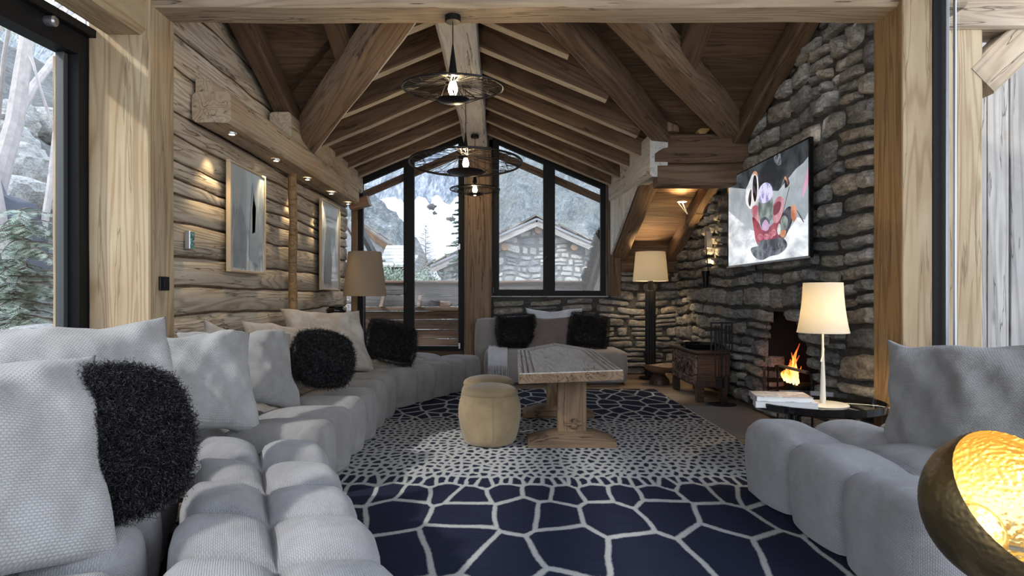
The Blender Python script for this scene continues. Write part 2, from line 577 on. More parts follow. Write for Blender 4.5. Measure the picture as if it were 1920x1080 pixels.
def pack_rows(intervals, v0, v1, hmin, hmax, wmin, wmax, rng):
    """stones as (u0,u1,v0,v1); intervals(v) -> list of (a,b)"""
    out = []
    v = v0
    while v < v1 - 0.02:
        h = rng.uniform(hmin, hmax)
        if v + h > v1: h = v1 - v
        for (a, b) in intervals(v + h / 2):
            u = a
            while u < b - 0.03:
                wd = rng.uniform(wmin, wmax)
                if b - u - wd < wmin * 0.6: wd = b - u
                sp = rng.random()
                if h > hmax * 0.72 and sp < 0.3:
                    t = rng.uniform(0.4, 0.6)
                    out += [(u, u + wd, v, v + h * t), (u, u + wd, v + h * t, v + h)]
                else:
                    out.append((u, u + wd, v, v + h))
                u += wd
        v += h
    return out


def stones_mesh(mb, rects, org, ud, vd, nd, rng, depth=0.045, gap=0.012, res=7, warp=0.02):
    org, ud, vd, nd = V(org), V(ud), V(vd), V(nd)
    for (u0, u1, v0, v1) in rects:
        cu, cv = (u0 + u1) / 2, (v0 + v1) / 2
        hw, hv = (u1 - u0) / 2 - gap / 2, (v1 - v0) / 2 - gap / 2
        if hw < 0.01 or hv < 0.008: continue
        sd = rng.random() * 50
        tilt = rng.uniform(-0.12, 0.12)
        d = depth * rng.uniform(0.6, 1.25)
        pw = rng.uniform(4, 7)
        cz = [rng.uniform(0.55, 1.0) for _ in range(4)]
        vs, fs = [], []
        for i in range(res):
            for j in range(res):
                a, b = -1 + 2 * i / (res - 1), -1 + 2 * j / (res - 1)
                # rounded-rect outline with a few knocked-off corners
                ca = cz[(1 if a > 0 else 0) + (2 if b > 0 else 0)]
                k = 1 - (1 - ca) * 0.36 * (abs(a) * abs(b)) ** 2
                x, y = a * k * hw, b * k * hv
                y += tilt * x * (hv / max(hw, hv)) * 0.9
                q = V((x * 9 + sd, y * 9, sd))
                nn = noise.noise_vector(q)
                x += nn.x * hw * 0.10
                y += nn.y * hv * 0.22
                prof = max(0.0, (1 - abs(a) ** pw) * (1 - abs(b) ** pw)) ** 0.5
                z = -0.03 + (d + 0.03) * prof + noise.noise(V((x * 16 + sd, y * 22, 3))) * d * 0.45 * prof
                pu, pv = cu + x, cv + y
                ww = noise.noise_vector(V((pu * 1.3, pv * 1.3, 0.3)))
                pv += ww.y * warp * 2
                vs.append(org + ud * pu + vd * pv + nd * z)
        for i in range(res - 1):
            for j in range(res - 1):
                a = i * res + j
                fs.append((a, a + res, a + res + 1, a + 1))
        mb.add(vs, fs, rng.random())


def fix_normals(o, facing=None):
    bm = bmesh.new()
    bm.from_mesh(o.data)
    bmesh.ops.recalc_face_normals(bm, faces=bm.faces)
    bm.to_mesh(o.data)
    bm.free()


# rounded, channel tufted upholstery block over a four cornered plan
def tuft(name, q, nu, nv, h, mat, parent, r=0.06, puff=0.035, res=9, z0=0.03, seams=True, cushu=0.0, tilt=0.0):
    """q = plan corners: (u0,v0),(u1,v0),(u1,v1),(u0,v1); v=0 is the front edge. nu channels along u, nv rows back"""
    q = [V((a[0], a[1])) for a in q]
    U = ((q[1] - q[0]).length + (q[2] - q[3]).length) / 2
    W = ((q[3] - q[0]).length + (q[2] - q[1]).length) / 2
    H = h - z0
    lo = V((r, r, r)); hi = V((U - r, W - r, H - r))

    def fch(t, n):
        """0..1 roundness of cell across position t in 0..1, n cells, open at the outer sides"""
        if n <= 0: return 1.0
        x = t * n
        i = min(n - 1, max(0, int(math.floor(x))))
        f = x - i
        d = 1.0
        if i > 0: d = min(d, f * 2)
        if i < n - 1: d = min(d, (1 - f) * 2)
        d = max(0.0, min(1.0, d))
        return math.sqrt(max(0.0, 1 - (1 - d) ** 2.1))
    vs, fs, uvs = [], [], []
    key = {}

    def vert(x, y, z, nface, uvc):
        p = V((x, y, z))
        c = V((min(max(p.x, lo.x), hi.x), min(max(p.y, lo.y), hi.y), min(max(p.z, lo.z), hi.z)))
        d = p - c
        if z < r: d.z = 0; c.z = z
        if d.length < 1e-9: d = V(nface)
        nn = d.normalized()
        # rounded surface
        base = V(c) + nn * r
        su = fch(x / U, nu)
        sv = fch(y / W, nv)
        top = max(0.0, nn.z)
        sidex, sidey = abs(nn.x), abs(nn.y)
        # on top both creases count; on front/back only the u creases; on the ends only the v creases
        wt = top / max(1e-6, top + sidex + sidey)
        ft = su * sv
        fy = su
        fx = sv
        fac = (ft * top + fy * sidey + fx * sidex) / max(1e-6, top + sidex + sidey)
        amt = puff * (fac - 1.0)
        if nface[2] == 0:
            amt += 0.018 * math.sin(math.pi * min(1, max(0, z / H)))
        wv = noise.noise(V((x * 3.3, y * 3.3, z * 3.3 + U))) * 0.008
        base += nn * (amt + wv)
        u, v = base.x / U, base.y / W
        xy = q[0] * (1 - u) * (1 - v) + q[1] * u * (1 - v) + q[2] * u * v + q[3] * (1 - u) * v
        vs.append((xy.x, xy.y, z0 + base.z + tilt * u))
        uvs.append(uvc)
        return len(vs) - 1
    ru, rv, rz = max(6, nu * res), max(6, nv * res), 9

    def grid(na, nb, fn, flip):
        ids = [[fn(i / na, j / nb) for j in range(nb + 1)] for i in range(na + 1)]
        for i in range(na):
            for j in range(nb):
                f = (ids[i][j], ids[i + 1][j], ids[i + 1][j + 1], ids[i][j + 1])
                fs.append(tuple(reversed(f)) if flip else f)
    grid(ru, rv, lambda a, b: vert(a * U, b * W, H, (0, 0, 1), (a * U, b * W)), False)
    grid(ru, rz, lambda a, b: vert(a * U, 0, b * H, (0, -1, 0), (a * U, b * H - H)), False)
    grid(ru, rz, lambda a, b: vert(a * U, W, b * H, (0, 1, 0), (a * U, W + H - b * H)), True)
    grid(rv, rz, lambda a, b: vert(0, a * W, b * H, (-1, 0, 0), (b * H - H, a * W)), True)
    grid(rv, rz, lambda a, b: vert(U, a * W, b * H, (1, 0, 0), (U + H - b * H, a * W)), False)
    o = mk(name, vs, fs, mat, parent, True, None, uvs)
    bm = bmesh.new(); bm.from_mesh(o.data)
    bmesh.ops.remove_doubles(bm, verts=bm.verts, dist=0.0008)
    bmesh.ops.recalc_face_normals(bm, faces=bm.faces)
    bm.to_mesh(o.data); bm.free()
    o.data.polygons.foreach_set('use_smooth', [True] * len(o.data.polygons))
    return o


def cushion_geo(wd, ht, th, seed, res=34, pinch=0.09, wr=1.0, slump=0.12):
    """upright cushion, local x width, z height, front at -y"""
    rng = random.Random(seed)
    vs, fs, uvs = [], [], []
    sd = rng.random() * 40
    cor = [(rng.uniform(-.035, .035), rng.uniform(-.05, .03)) for _ in range(4)]
    bow = rng.uniform(0.02, 0.07); tws = rng.uniform(-0.05, 0.05); ph1, ph2 = rng.uniform(0, 6), rng.uniform(0, 6)
    for side in (-1, 1):
        b0 = len(vs)
        for i in range(res + 1):
            for j in range(res + 1):
                a, b = -1 + 2 * i / res, -1 + 2 * j / res
                ax = math.copysign(abs(a) ** 0.85, a); bx = math.copysign(abs(b) ** 0.85, b)
                x = ax * wd / 2 * (1 - pinch * (1 - bx * bx))
                z = bx * ht / 2 * (1 - pinch * (1 - ax * ax))
                f = max(0.0, (1 - ax * ax) * (1 - bx * bx)) ** 0.42
                y = side * th / 2 * f * (1 + slump * (-bx))
                # creases running in from the seams and corners
                q = V((x * 3.2 + sd, z * 3.2, side * 2.0))
                wn_ = noise.noise(q) * 0.042 + noise.noise(V((x * 7 + z * 5 + sd, (z - x) * 2.2, side))) * 0.028 + noise.noise(V((x * 16 - z * 7 + sd, (z + x) * 4, side))) * 0.009
                e = 1 - f
                wn_ += math.sin((a * 9 + noise.noise(q) * 5) + sd) * 0.006 * e * (1 if abs(b) > 0.5 else 0.3)
                wn_ += math.sin((b * 9 + noise.noise(q * 1.3) * 5) + sd) * 0.006 * e * (1 if abs(a) > 0.5 else 0.3)
                y += side * wn_ * wr * min(1.0, f * 2.5)
                # whole cushion is soft: it bows, twists, and every corner falls differently
                ca = (1 + ax) / 2; cb = (1 + bx) / 2
                ws4 = ((1 - ca) * (1 - cb), ca * (1 - cb), (1 - ca) * cb, ca * cb)
                x += wr * sum(w4 * c4[0] for w4, c4 in zip(ws4, cor))
                z += wr * sum(w4 * c4[1] for w4, c4 in zip(ws4, cor))
                y += wr * (bow * ax * ax + tws * ax * bx)
                # broad folds radiating from the corners and a slump line
                dg = math.sin(6.5 * (ax - bx) + ph1 + 2 * noise.noise(q)) * 0.011 + math.sin(5.5 * (ax + bx) + ph2) * 0.008
                y += side * dg * wr * min(1, f * 1.6) * (0.35 + e)
                # top edge sags between the ears
                z -= 0.035 * wr * (1 - ax * ax) * max(0, bx) ** 2
                z += 0.02 * wr * noise.noise(V((x * 4 + sd, 0, 1))) * (0.5 + 0.5 * bx)
                vs.append((x, y, z)); uvs.append((x * 1.04, z * 1.04 + side))
        for i in range(res):
            for j in range(res):
                k = b0 + i * (res + 1) + j
                f = (k, k + res + 1, k + res + 2, k + 1)
                fs.append(f if side < 0 else tuple(reversed(f)))
    return vs, fs, uvs


def lean(pos, face, back=0.25, roll=0.0):
    """matrix: local -y looks along face (xy), leaning back by angle"""
    ang = math.atan2(face[1], face[0]) + math.pi / 2
    return Matrix.Translation(pos) @ Matrix.Rotation(ang, 4, 'Z') @ Matrix.Rotation(-back, 4, 'X') @ Matrix.Rotation(roll, 4, 'Y')


def cushion(name, label, cat, pos, face, wd, ht, th, mat, seed, back=0.28, roll=0.0, group=None, **kw):
    vs, fs, uvs = cushion_geo(wd, ht, th, seed, **kw)
    o = mk(name, vs, fs, mat, None, True, None, uvs, lean(pos, face, back, roll))
    bm = bmesh.new(); bm.from_mesh(o.data)
    bmesh.ops.remove_doubles(bm, verts=bm.verts, dist=0.0008)
    bm.to_mesh(o.data); bm.free()
    o.data.polygons.foreach_set('use_smooth', [True] * len(o.data.polygons))
    return props(o, label, cat, group)


def fleece_mesh(wd, ht, th, seed, count, rd=0.38):
    """curly locks standing on a cushion"""
    rng = random.Random(seed)
    vs, fs = [], []
    for _ in range(count):
        a, b = rng.uniform(-1, 1), rng.uniform(-1, 1)
        if rng.random() < 0.15:
            if rng.random() < .5: a = math.copysign(1, a)
            else: b = math.copysign(1, b)
        side = -1 if rng.random() < 0.72 else 1
        cr = 1 - 0.10 * (a * a * b * b)
        cr = math.sqrt(1 - 0.30 * b * b * a * a * 1.6) * 1.0
        x = a * wd / 2 * math.sqrt(1 - rd * b * b); z = b * ht / 2 * math.sqrt(1 - rd * a * a)
        f = max(0.0, (1 - a * a) * (1 - b * b)) ** 0.42
        p = V((x, side * th / 2 * f, z))
        n = V((x / wd * (0.5 + 1.5 * (1 - f)), side * (0.25 + f * 0.8), z / ht * (0.5 + 1.5 * (1 - f)))).normalized()
        t = n.orthogonal().normalized(); t2 = n.cross(t)
        L = rng.uniform(0.016, 0.036)
        ph = rng.uniform(0, 6.28); tw = rng.choice((-1, 1)) * rng.uniform(7, 12)
        rad = rng.uniform(0.005, 0.010)
        bend = V((rng.uniform(-1, 1), rng.uniform(-1, 1), rng.uniform(-1.2, 0.6))) * L * 0.5
        ww = rng.uniform(0.0014, 0.0026)
        b0 = len(vs)
        K = 7
        for k in range(K):
            s_ = k / (K - 1)
            c = p + n * L * s_ + bend * s_ * s_ + (t * math.cos(ph + tw * s_) + t2 * math.sin(ph + tw * s_)) * rad * min(1, s_ * 3)
            d = (t * math.cos(ph + tw * s_ + 1.2) + t2 * math.sin(ph + tw * s_ + 1.2) + n * 0.3) * ww * (1 - 0.55 * s_)
            vs.append(c - d); vs.append(c + d)
        for k in range(K - 1):
            i = b0 + 2 * k
            fs.append((i, i + 1, i + 3, i + 2))
    return vs, fs


def roll_interval(x0, x1):
    return lambda v: [(x0, x1)]


# ================================================================ ROOM
XL, XR, YF = -2.17, 2.50, 9.0
NRIDGE = -0.35


def zM(y):            # underside of the main roof's rafters (falls towards the gable window)
    return 2.64 - 0.40 * (y - 6.4)


def zN(x):            # underside of the dormer's rafters
    return 3.39 - 0.42 * abs(x - NRIDGE)


# floor: wide old planks running across the room
mb = MB()
y = -2.6
while y < 9.0:
    wd = R.uniform(0.16, 0.27)
    x = -3.4
    while x < 3.0:
        L = min(R.uniform(1.6, 3.2), 3.0 - x)
        rid = R.random()
        mb.box((0 + x + 0.002, y + 0.002, -0.03), (x + L - 0.002, min(9.0, y + wd) - 0.003, -0.002 + R.uniform(0, 0.002)), rid)
        x += L
    y += wd
mb.box((-3.4, -2.6, -0.12), (3.0, 9.0, -0.028), 0.2)
props(mb.obj('floor', M['floor'], smooth=False), kind='structure')

# log wall on the left, one log above another, running along Y
zs = [-0.05, 0.15, 0.36, 0.56, 0.76, 0.96, 1.16, 1.36, 1.60, 1.78, 1.885, 2.01, 2.19, 2.34, 2.63, 2.86, 3.10, 3.36]
mb = MB()
for i in range(len(zs) - 1):
    a, b = zs[i], zs[i + 1]
    ylen = 9.05 if b < 2.7 else (8.9 if b < 2.4 else 6.45)
    L = ylen - 4.10
    n = int(L / 0.11)
    rid = R.random()
    prof = [(0, -0.5), (0.014, -0.475), (0.024, -0.42), (0.028, 0), (0.024, 0.42), (0.014, 0.475), (0, 0.5)]
    vs, fs = [], []
    hgt = b - a
    for k in range(n + 1):
        xx = L * k / n
        dz0 = noise.noise(V((xx * 0.55, i * 7.0, 0))) * 0.045 + noise.noise(V((xx * 3, i * 7.0, 5))) * 0.012
        dz1 = noise.noise(V((xx * 0.55, (i + 1) * 7.0, 0))) * 0.045 + noise.noise(V((xx * 3, (i + 1) * 7.0, 5))) * 0.012
        for (d, t) in prof:
            zc = (a + dz0) * (0.5 - t) + (b + dz1) * (0.5 + t) + (0.008 if t < -0.3 else (-0.008 if t > 0.3 else 0))
            dd = d * (0.7 + 0.6 * noise.noise(V((xx * 1.1, i * 3.0, t * 2)))) + noise.noise(V((xx * 4, i * 5.0, t * 6))) * 0.004
            vs.append((xx, -(dd * 1.1), zc))
    m = len(prof)
    for k in range(n):
        for j in range(m - 1):
            q = k * m + j
            fs.append((q, q + 1, q + m + 1, q + m))
    mb.add(vs, fs, rid)
mw = Matrix.Translation((XL + 0.02 - 0.05, 4.10, 0)) @ Matrix.Rotation(math.pi / 2, 4, 'Z')
props(mb.obj('wall_left', M['log'], mw=mw, sharp=60), kind='structure')
mb = MB()
mb.box((XL - 0.25, 4.1, -0.1), (XL - 0.035, 9.05, 2.72))
mb.box((XL - 0.25, 4.1, 2.72), (XL - 0.035, 6.5, 3.4))
props(mb.obj('wall_left_core', M['board'], smooth=False), kind='structure')

# stone wall on the right with the hearth opening
rng = random.Random(11)
OY0, OY1, OZ0, OZ1 = 5.06, 6.08, 0.16, 0.95


def open_half(v):
    t = (v - OZ0) / (OZ1 - OZ0)
    if t < 0 or t > 1: return None
    if t < 0.45: return (OY0, OY1)
    k = (t - 0.45) / 0.55
    return (OY0 + 0.50 * k, OY1 - 0.14 * k)


def iv_stone(v):
    top_y = 6.4 + (2.64 + 0.20 - v) / 0.40
    e = min(9.05, top_y)
    s = 4.22
    if e <= s: return []
    o = open_half(v)
    if o: return [(s, o[0]), (o[1], e)]
    return [(s, e)]


rects = pack_rows(iv_stone, 0.0, 3.7, 0.075, 0.21, 0.14, 0.52, rng)
mb = MB()
stones_mesh(mb, rects, (XR, 0, 0), (0, 1, 0), (0, 0, 1), (-1, 0, 0), rng, 0.065, 0.018, 9, 0.035)
# stones turning into the side of the hearth opening
for (yy, dr) in ((OY0, 1), (OY1, -1)):
    rr = pack_rows(lambda v: [(0, 0.22)], OZ0, OZ0 + 0.42, 0.09, 0.16, 0.2, 0.24, rng)
    stones_mesh(mb, rr, (XR, yy, 0), (1, 0, 0), (0, 0, 1), (0, dr, 0), rng, 0.03, 0.012, 6)
o = mb.obj('wall_right', M['stone'], sharp=50)
fix_normals(o); props(o, kind='structure')
# mortar bed behind the stones, with the opening left out
mb = MB()
cols = [4.22, OY0 - 0.02, OY1 + 0.02, 9.1]
mb.box((XR - 0.004, 4.22, -0.05), (XR + 0.3, OY0 - 0.015, 3.7))
mb.box((XR - 0.004, OY1 + 0.015, -0.05), (XR + 0.3, 9.1, 2.75))
mb.box((XR - 0.004, OY0 - 0.015, -0.05), (XR + 0.3, OY1 + 0.015, OZ0 - 0.01))
mb.box((XR - 0.004, OY0 - 0.015, OZ1 + 0.01), (XR + 0.3, OY1 + 0.015, 3.1))
mb.poly([(XR - 0.004, OY0 - 0.015, OZ0 + 0.36), (XR - 0.004, OY0 + 0.47, OZ1 + 0.02), (XR - 0.004, OY0 - 0.015, OZ1 + 0.02)], 0.03, (1, 0, 0))
mb.poly([(XR - 0.004, OY1 + 0.015, OZ0 + 0.45), (XR - 0.004, OY1 - 0.10, OZ1 + 0.02), (XR - 0.004, OY1 + 0.015, OZ1 + 0.02)], 0.03, (1, 0, 0))
o = mb.obj('wall_right_bed', M['mortar'], smooth=False)
fix_normals(o); props(o, kind='structure')

# stone sill wall under the gable window, stepping up beside it
rng = random.Random(5)


def iv_far(v):
    a = -0.15 if v < 1.09 else 1.50
    b = 2.52
    if v > 1.44: return []
    return [(a, b)]


rects = pack_rows(iv_far, 0.0, 1.44, 0.05, 0.14, 0.16, 0.60, rng)
mb = MB()
stones_mesh(mb, rects, (0, YF, 0), (1, 0, 0), (0, 0, 1), (0, -1, 0), rng, 0.045, 0.009, 8, 0.03)
o = mb.obj('wall_far', M['stone'], sharp=50)
fix_normals(o); props(o, kind='structure')
mb = MB()
mb.box((-0.15, YF - 0.004, -0.05), (2.8, YF + 0.25, 1.085))
mb.box((1.50, YF - 0.004, 1.085), (2.8, YF + 0.25, 1.44))
props(mb.obj('wall_far_bed', M['mortar'], smooth=False), kind='structure')
mb = MB()
mb.box((-0.15, YF - 0.03, 1.085), (1.50, YF + 0.02, 1.10), ch=0.004)
mb.box((1.485, YF - 0.03, 1.10), (1.50, YF + 0.02, 1.45), ch=0.004)
props(mb.obj('trim_1', M['white']), kind='structure')
# boards above the stones in the alcove corner
mb = MB()
for i in range(3):
    mb.box((1.66, YF + 0.01 + R.uniform(0, .006), 1.44 + i * 0.17), (2.75, YF + 0.05, 1.44 + i * 0.17 + 0.165), R.random(), 0.004)
props(mb.obj('wall_far_boards', M['brown']), kind='structure')

# step under the glazed door
mb = MB()
mb.box((-2.2, YF - 0.02, -0.1), (-0.52, YF + 0.25, 0.33))
props(mb.obj('wall_far_step', M['board'], smooth=False), kind='structure')

# ---------------------------------------------------------------- roof boards (planks, underside)
mb = MB()
hh = 0.215


def xint(yv):
    """where the main roof's boards show at depth y"""
    out = []
    if yv < 4.25: return [(-2.3, 2.7)]
    if yv < 6.42:
        t = (yv - 4.25) / (6.42 - 4.25)
        out = [(-2.3, NRIDGE + (-2.0 - NRIDGE) * t), (NRIDGE + (1.55 - NRIDGE) * t, 2.7)]
    else:
        out = [(1.56, 2.7)]
    return out


y = 3.85
while y < 9.25:
    wd = R.uniform(0.15, 0.21)
    ya, yb = y, min(y + wd, 9.25)
    ia, ib = xint(ya + 0.001), xint(yb - 0.001)
    if len(ia) != len(ib): ia = ib
    for (p, q) in zip(ia, ib):
        rid = R.random()
        d = R.uniform(-0.004, 0.004)
        za, zb = zM(ya) + hh + d, zM(yb) + hh + d
        e = 0.003
        vs = [(p[0], ya + e, za), (p[1], ya + e, za), (q[1], yb - e, zb), (q[0], yb - e, zb),
              (p[0], ya + e, za + .03), (p[1], ya + e, za + .03), (q[1], yb - e, zb + .03), (q[0], yb - e, zb + .03)]
        mb.add(vs, [(0, 3, 2, 1), (4, 5, 6, 7), (0, 1, 5, 4), (1, 2, 6, 5), (2, 3, 7, 6), (3, 0, 4, 7)], rid)
    y += wd
props(mb.obj('ceiling', M['board'], smooth=False), kind='structure')
# dormer boards, both slopes (they run along the ridge)
mb = MB()
for sgn, xe in ((-1, -2.3), (1, 1.75)):
    x = NRIDGE
    while abs(x - xe) > 0.01:
        wd = min(R.uniform(0.15, 0.2), abs(xe - x))
        x2 = x + sgn * wd
        za, zb = zN(x) + 0.25, zN(x2) + 0.25
        t = min(1, abs(x2 - NRIDGE) / 1.85)
        ys = 4.40 + 2.17 * abs(x2 - NRIDGE) / 1.65
        ye = 9.55
        rid = R.random()
        vs = [(ys, -x, za), (ye, -x, za), (ye, -(x2 - sgn * 0.004), zb), (ys, -(x2 - sgn * 0.004), zb)]
        vs += [(a, b, c + 0.03) for (a, b, c) in vs]
        mb.add(vs, [(0, 3, 2, 1), (4, 5, 6, 7), (0, 1, 5, 4), (1, 2, 6, 5), (2, 3, 7, 6), (3, 0, 4, 7)], rid)
        x = x2
o = mb.obj('ceiling_dormer', M['board'], smooth=False, mw=Matrix.Rotation(math.pi / 2, 4, 'Z'))
fix_normals(o); props(o, kind='structure')
# roof skin keeps the sky out between the boards
mb = MB()
mb.add([(-2.5, 3.9, zM(3.9) + 0.30), (2.9, 3.9, zM(3.9) + 0.30), (2.9, 4.5, zM(4.5) + 0.30), (-2.5, 4.5, zM(4.5) + 0.30)], [(0, 1, 2, 3)])
for (a, b, c, d) in (((-2.5, 4.2), (NRIDGE, 4.2), (-2.05, 6.5), (-2.5, 6.5)), ((NRIDGE, 4.2), (2.9, 4.2), (2.9, 6.5), (1.6, 6.5)), ((1.6, 6.45), (2.9, 6.45), (2.9, 9.3), (1.6, 9.3))):
    mb.add([(p[0], p[1], zM(p[1]) + 0.26) for p in (a, b, c, d)], [(0, 1, 2, 3)])
mb.add([(NRIDGE, 4.1, zN(NRIDGE) + .30), (NRIDGE, 9.6, zN(NRIDGE) + .30), (-2.4, 9.6, zN(-2.4) + .30), (-2.4, 6.4, zN(-2.4) + .30)], [(0, 1, 2, 3)])
mb.add([(NRIDGE, 4.1, zN(NRIDGE) + .30), (NRIDGE, 9.6, zN(NRIDGE) + .30), (1.8, 9.6, zN(1.8) + .30), (1.8, 6.4, zN(1.8) + .30)], [(0, 1, 2, 3)])
props(mb.obj('ceiling_cover', M['board'], smooth=False), kind='structure')

# ---------------------------------------------------------------- posts and beams
cat = 'beam'
beam('timber_post', (-2.36, 4.10, -0.02), (-2.36, 4.10, 3.30), 0.30, 0.38, M['post'], up=(1, 0, 0), rough=0.003, ch=0.008,
     label='broad pale square post between the big side window and the log wall', cat='post')
beam('timber_post', (2.56, 4.10, -0.02), (2.56, 4.10, 3.30), 0.30, 0.18, M['postw'], up=(1, 0, 0), rough=0.002, ch=0.006,
     label='warm yellow square post at the near end of the stone wall', cat='post')

beam('window_post_board', (2.56, 3.945, -0.02), (2.56, 3.945, 3.30), 0.02, 0.184, M['post'], up=(1, 0, 0), rough=0.001, ch=0.004,
     label='pale board face nailed up the front of the post beside the stone wall', cat='board')
beam('tie_timber', (-2.6, 4.115, 3.05), (2.9, 4.115, 3.05), 0.27, 0.29, M['beam'], rough=0.008, ch=0.02,
     label='long pale horizontal timber crossing the whole room overhead', cat=cat)
beam('window_head_timber', (-2.33, 3.95, 2.86), (-2.33, -0.4, 2.86), 0.27, 0.30, M['post'], rough=0.006, ch=0.03,
     label='pale timber running over the top of the big side window', cat=cat)
beam('ridge_timber', (NRIDGE, 4.2, 3.30), (NRIDGE, 9.12, 3.30), 0.31, 0.30, M['white'], rough=0.012, ch=0.03,
     label='whitewashed ridge timber running from the cross timber to the gable window', cat=cat)
beam('gable_post', (-0.325, YF - 0.03, 0.0), (-0.325, YF - 0.03, 3.16), 0.37, 0.26, M['brace'], up=(0, 1, 0), rough=0.008, ch=0.02,
     label='brown square post standing between the glazed door and the gable window', cat='post')
beam('window_side_post', (1.575, YF + 0.0, 1.10), (1.575, YF + 0.0, 2.8), 0.18, 0.2, M['brown'], up=(0, 1, 0), rough=0.004, ch=0.012,
     label='short brown post beside the gable window above the stone step', cat='post')
beam('window_side_post', (-2.06, YF + 0.02, 0.30), (-2.06, YF + 0.02, 2.75), 0.09, 0.12, M['brace'], up=(0, 1, 0), rough=0.003, ch=0.01,
     label='slim brown strip between the log wall and the glazed door', cat='post')
# ledge beam with downlights along the log wall
beam('ledge_timber', (-2.02, 4.47, 2.42), (-2.02, 8.46, 2.44), 0.27, 0.22, M['beam'], rough=0.010, ch=0.025,
     label='pale hewn ledge timber with small downlights along the log wall', cat=cat)
beam('plate_timber', (-2.03, 5.9, 2.66), (-2.03, 8.95, 2.66), 0.20, 0.26, M['beam'], rough=0.008, ch=0.02,
     label='pale wall plate under the rafters above the downlight ledge', cat=cat)
beam('corner_bracket', (-2.06, 8.72, 2.33), (-1.80, 8.72, 2.40), 0.2, 0.13, M['copper'], rough=0.004, ch=0.02,
     label='small reddish wooden bracket at the far end of the downlight ledge', cat='bracket')
beam('block_timber', (-2.1, 4.52, 2.58), (-2.1, 4.75, 2.58), 0.12, 0.10, M['beam'], rough=0.004, ch=0.01,
     label='small pale packing block on the near end of the downlight ledge', cat='block')
# whitewashed beam on the right side of the dormer
beam('eaves_timber', (1.585, 6.46, 2.53), (1.585, 9.0, 2.63), 0.18, 0.45, M['white'], rough=0.012, ch=0.03,
     label='deep whitewashed timber carrying the rafter ends on the stone wall side', cat=cat)
# brown double beam facing the room
beam('lintel_timber', (1.55, 6.57, 2.59), (2.52, 6.55, 2.60), 0.22, 0.30, M['brown'], rough=0.008, ch=0.015,
     label='upper one of two stacked brown timbers running into the stone wall', cat=cat)
beam('lintel_timber', (1.58, 6.57, 2.325), (2.52, 6.55, 2.325), 0.22, 0.22, M['brown'], rough=0.008, ch=0.02,
     label='lower one of two stacked brown timbers running into the stone wall', cat=cat)
beam('bracket_timber', (1.70, 6.50, 2.75), (1.70, 6.50, 2.93), 0.16, 0.20, M['brace'], up=(0, 1, 0), rough=0.004, ch=0.03,
     label='stubby brown block standing on top of the two stacked timbers', cat='block')
beam('bracket_timber', (2.02, 6.55, 2.75), (2.10, 6.55, 2.82), 0.08, 0.08, M['tooth'], rough=0.002, ch=0.01,
     label='little amber wedge on top of the two stacked timbers', cat='block')
# dormer cheek below the white beam: pale upright boards cut to the roof line
mb = MB()
yy = 6.7
while yy < 8.85:
    wd = R.uniform(0.22, 0.32)
    y2 = min(yy + wd, 8.9)
    b0, b1 = zM(yy) + 0.03, zM(y2) + 0.03
    if b0 < 2.44:
        mb.add([(b0, -yy - 0.003, 0), (2.45, -yy - 0.003, 0), (2.45, -y2 + 0.003, 0), (b1, -y2 + 0.003, 0),
                (b0, -yy - 0.003, -.03), (2.45, -yy - 0.003, -.03), (2.45, -y2 + 0.003, -.03), (b1, -y2 + 0.003, -.03)],
               [(0, 1, 2, 3), (7, 6, 5, 4), (0, 4, 5, 1), (1, 5, 6, 2), (2, 6, 7, 3), (3, 7, 4, 0)], R.random())
    yy = y2
mwc = Matrix(((0, 0, 1, 1.545), (0, -1, 0, 0), (1, 0, 0, 0), (0, 0, 0, 1)))
o = mb.obj('wall_cheek', M['white'], smooth=False, mw=mwc)
fix_normals(o); props(o, kind='structure')

mb = MB(); mb.box((-0.56, YF - 0.0, 3.05), (-0.10, YF + 0.12, 3.62)); mb.box((-0.17, YF + 0.0, 1.10), (-0.115, YF + 0.1, 3.3)); mb.box((-0.56, YF, 0.3), (-0.52, YF + 0.1, 3.3))
props(mb.obj('wall_gable_infill', M['brown'], smooth=False), kind='structure')
# ceiling of the room the camera stands in
mb = MB()
yy = -0.6
while yy < 3.95:
    wd = min(R.uniform(0.16, 0.22), 3.98 - yy)
    mb.box((-2.9, yy + .002, 3.22), (2.95, yy + wd - .002, 3.26), R.random()); yy += wd + 0.0001
props(mb.obj('ceiling_near', M['board'], smooth=False), kind='structure')
# rafters of the dormer
names = ['first', 'second', 'third', 'fourth', 'fifth', 'sixth', 'seventh', 'eighth']
ry = [8.72, 8.12, 7.52, 6.92, 6.32, 5.72, 5.12, 4.6]
for i, yv in enumerate(ry):
    for sgn, xe, wn_ in ((-1, -2.12, 'log wall'), (1, 1.56, 'stone wall')):
        full = abs(xe - NRIDGE)
        x1 = NRIDGE + sgn * full
        if yv < 6.4:   # cut off by the valley timber
            x1 = (-0.46 - (yv - 4.28) * 0.68) if sgn < 0 else (-0.02 + (yv - 4.22) * 0.67)
        x0 = NRIDGE + sgn * 0.02
        hz = 0.125
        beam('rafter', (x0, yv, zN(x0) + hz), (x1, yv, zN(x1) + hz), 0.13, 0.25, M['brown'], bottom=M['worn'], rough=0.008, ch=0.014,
             label='%s brown rafter back from the gable on the %s slope' % (names[i], wn_), cat='rafter', group='rafters of the gabled bay')
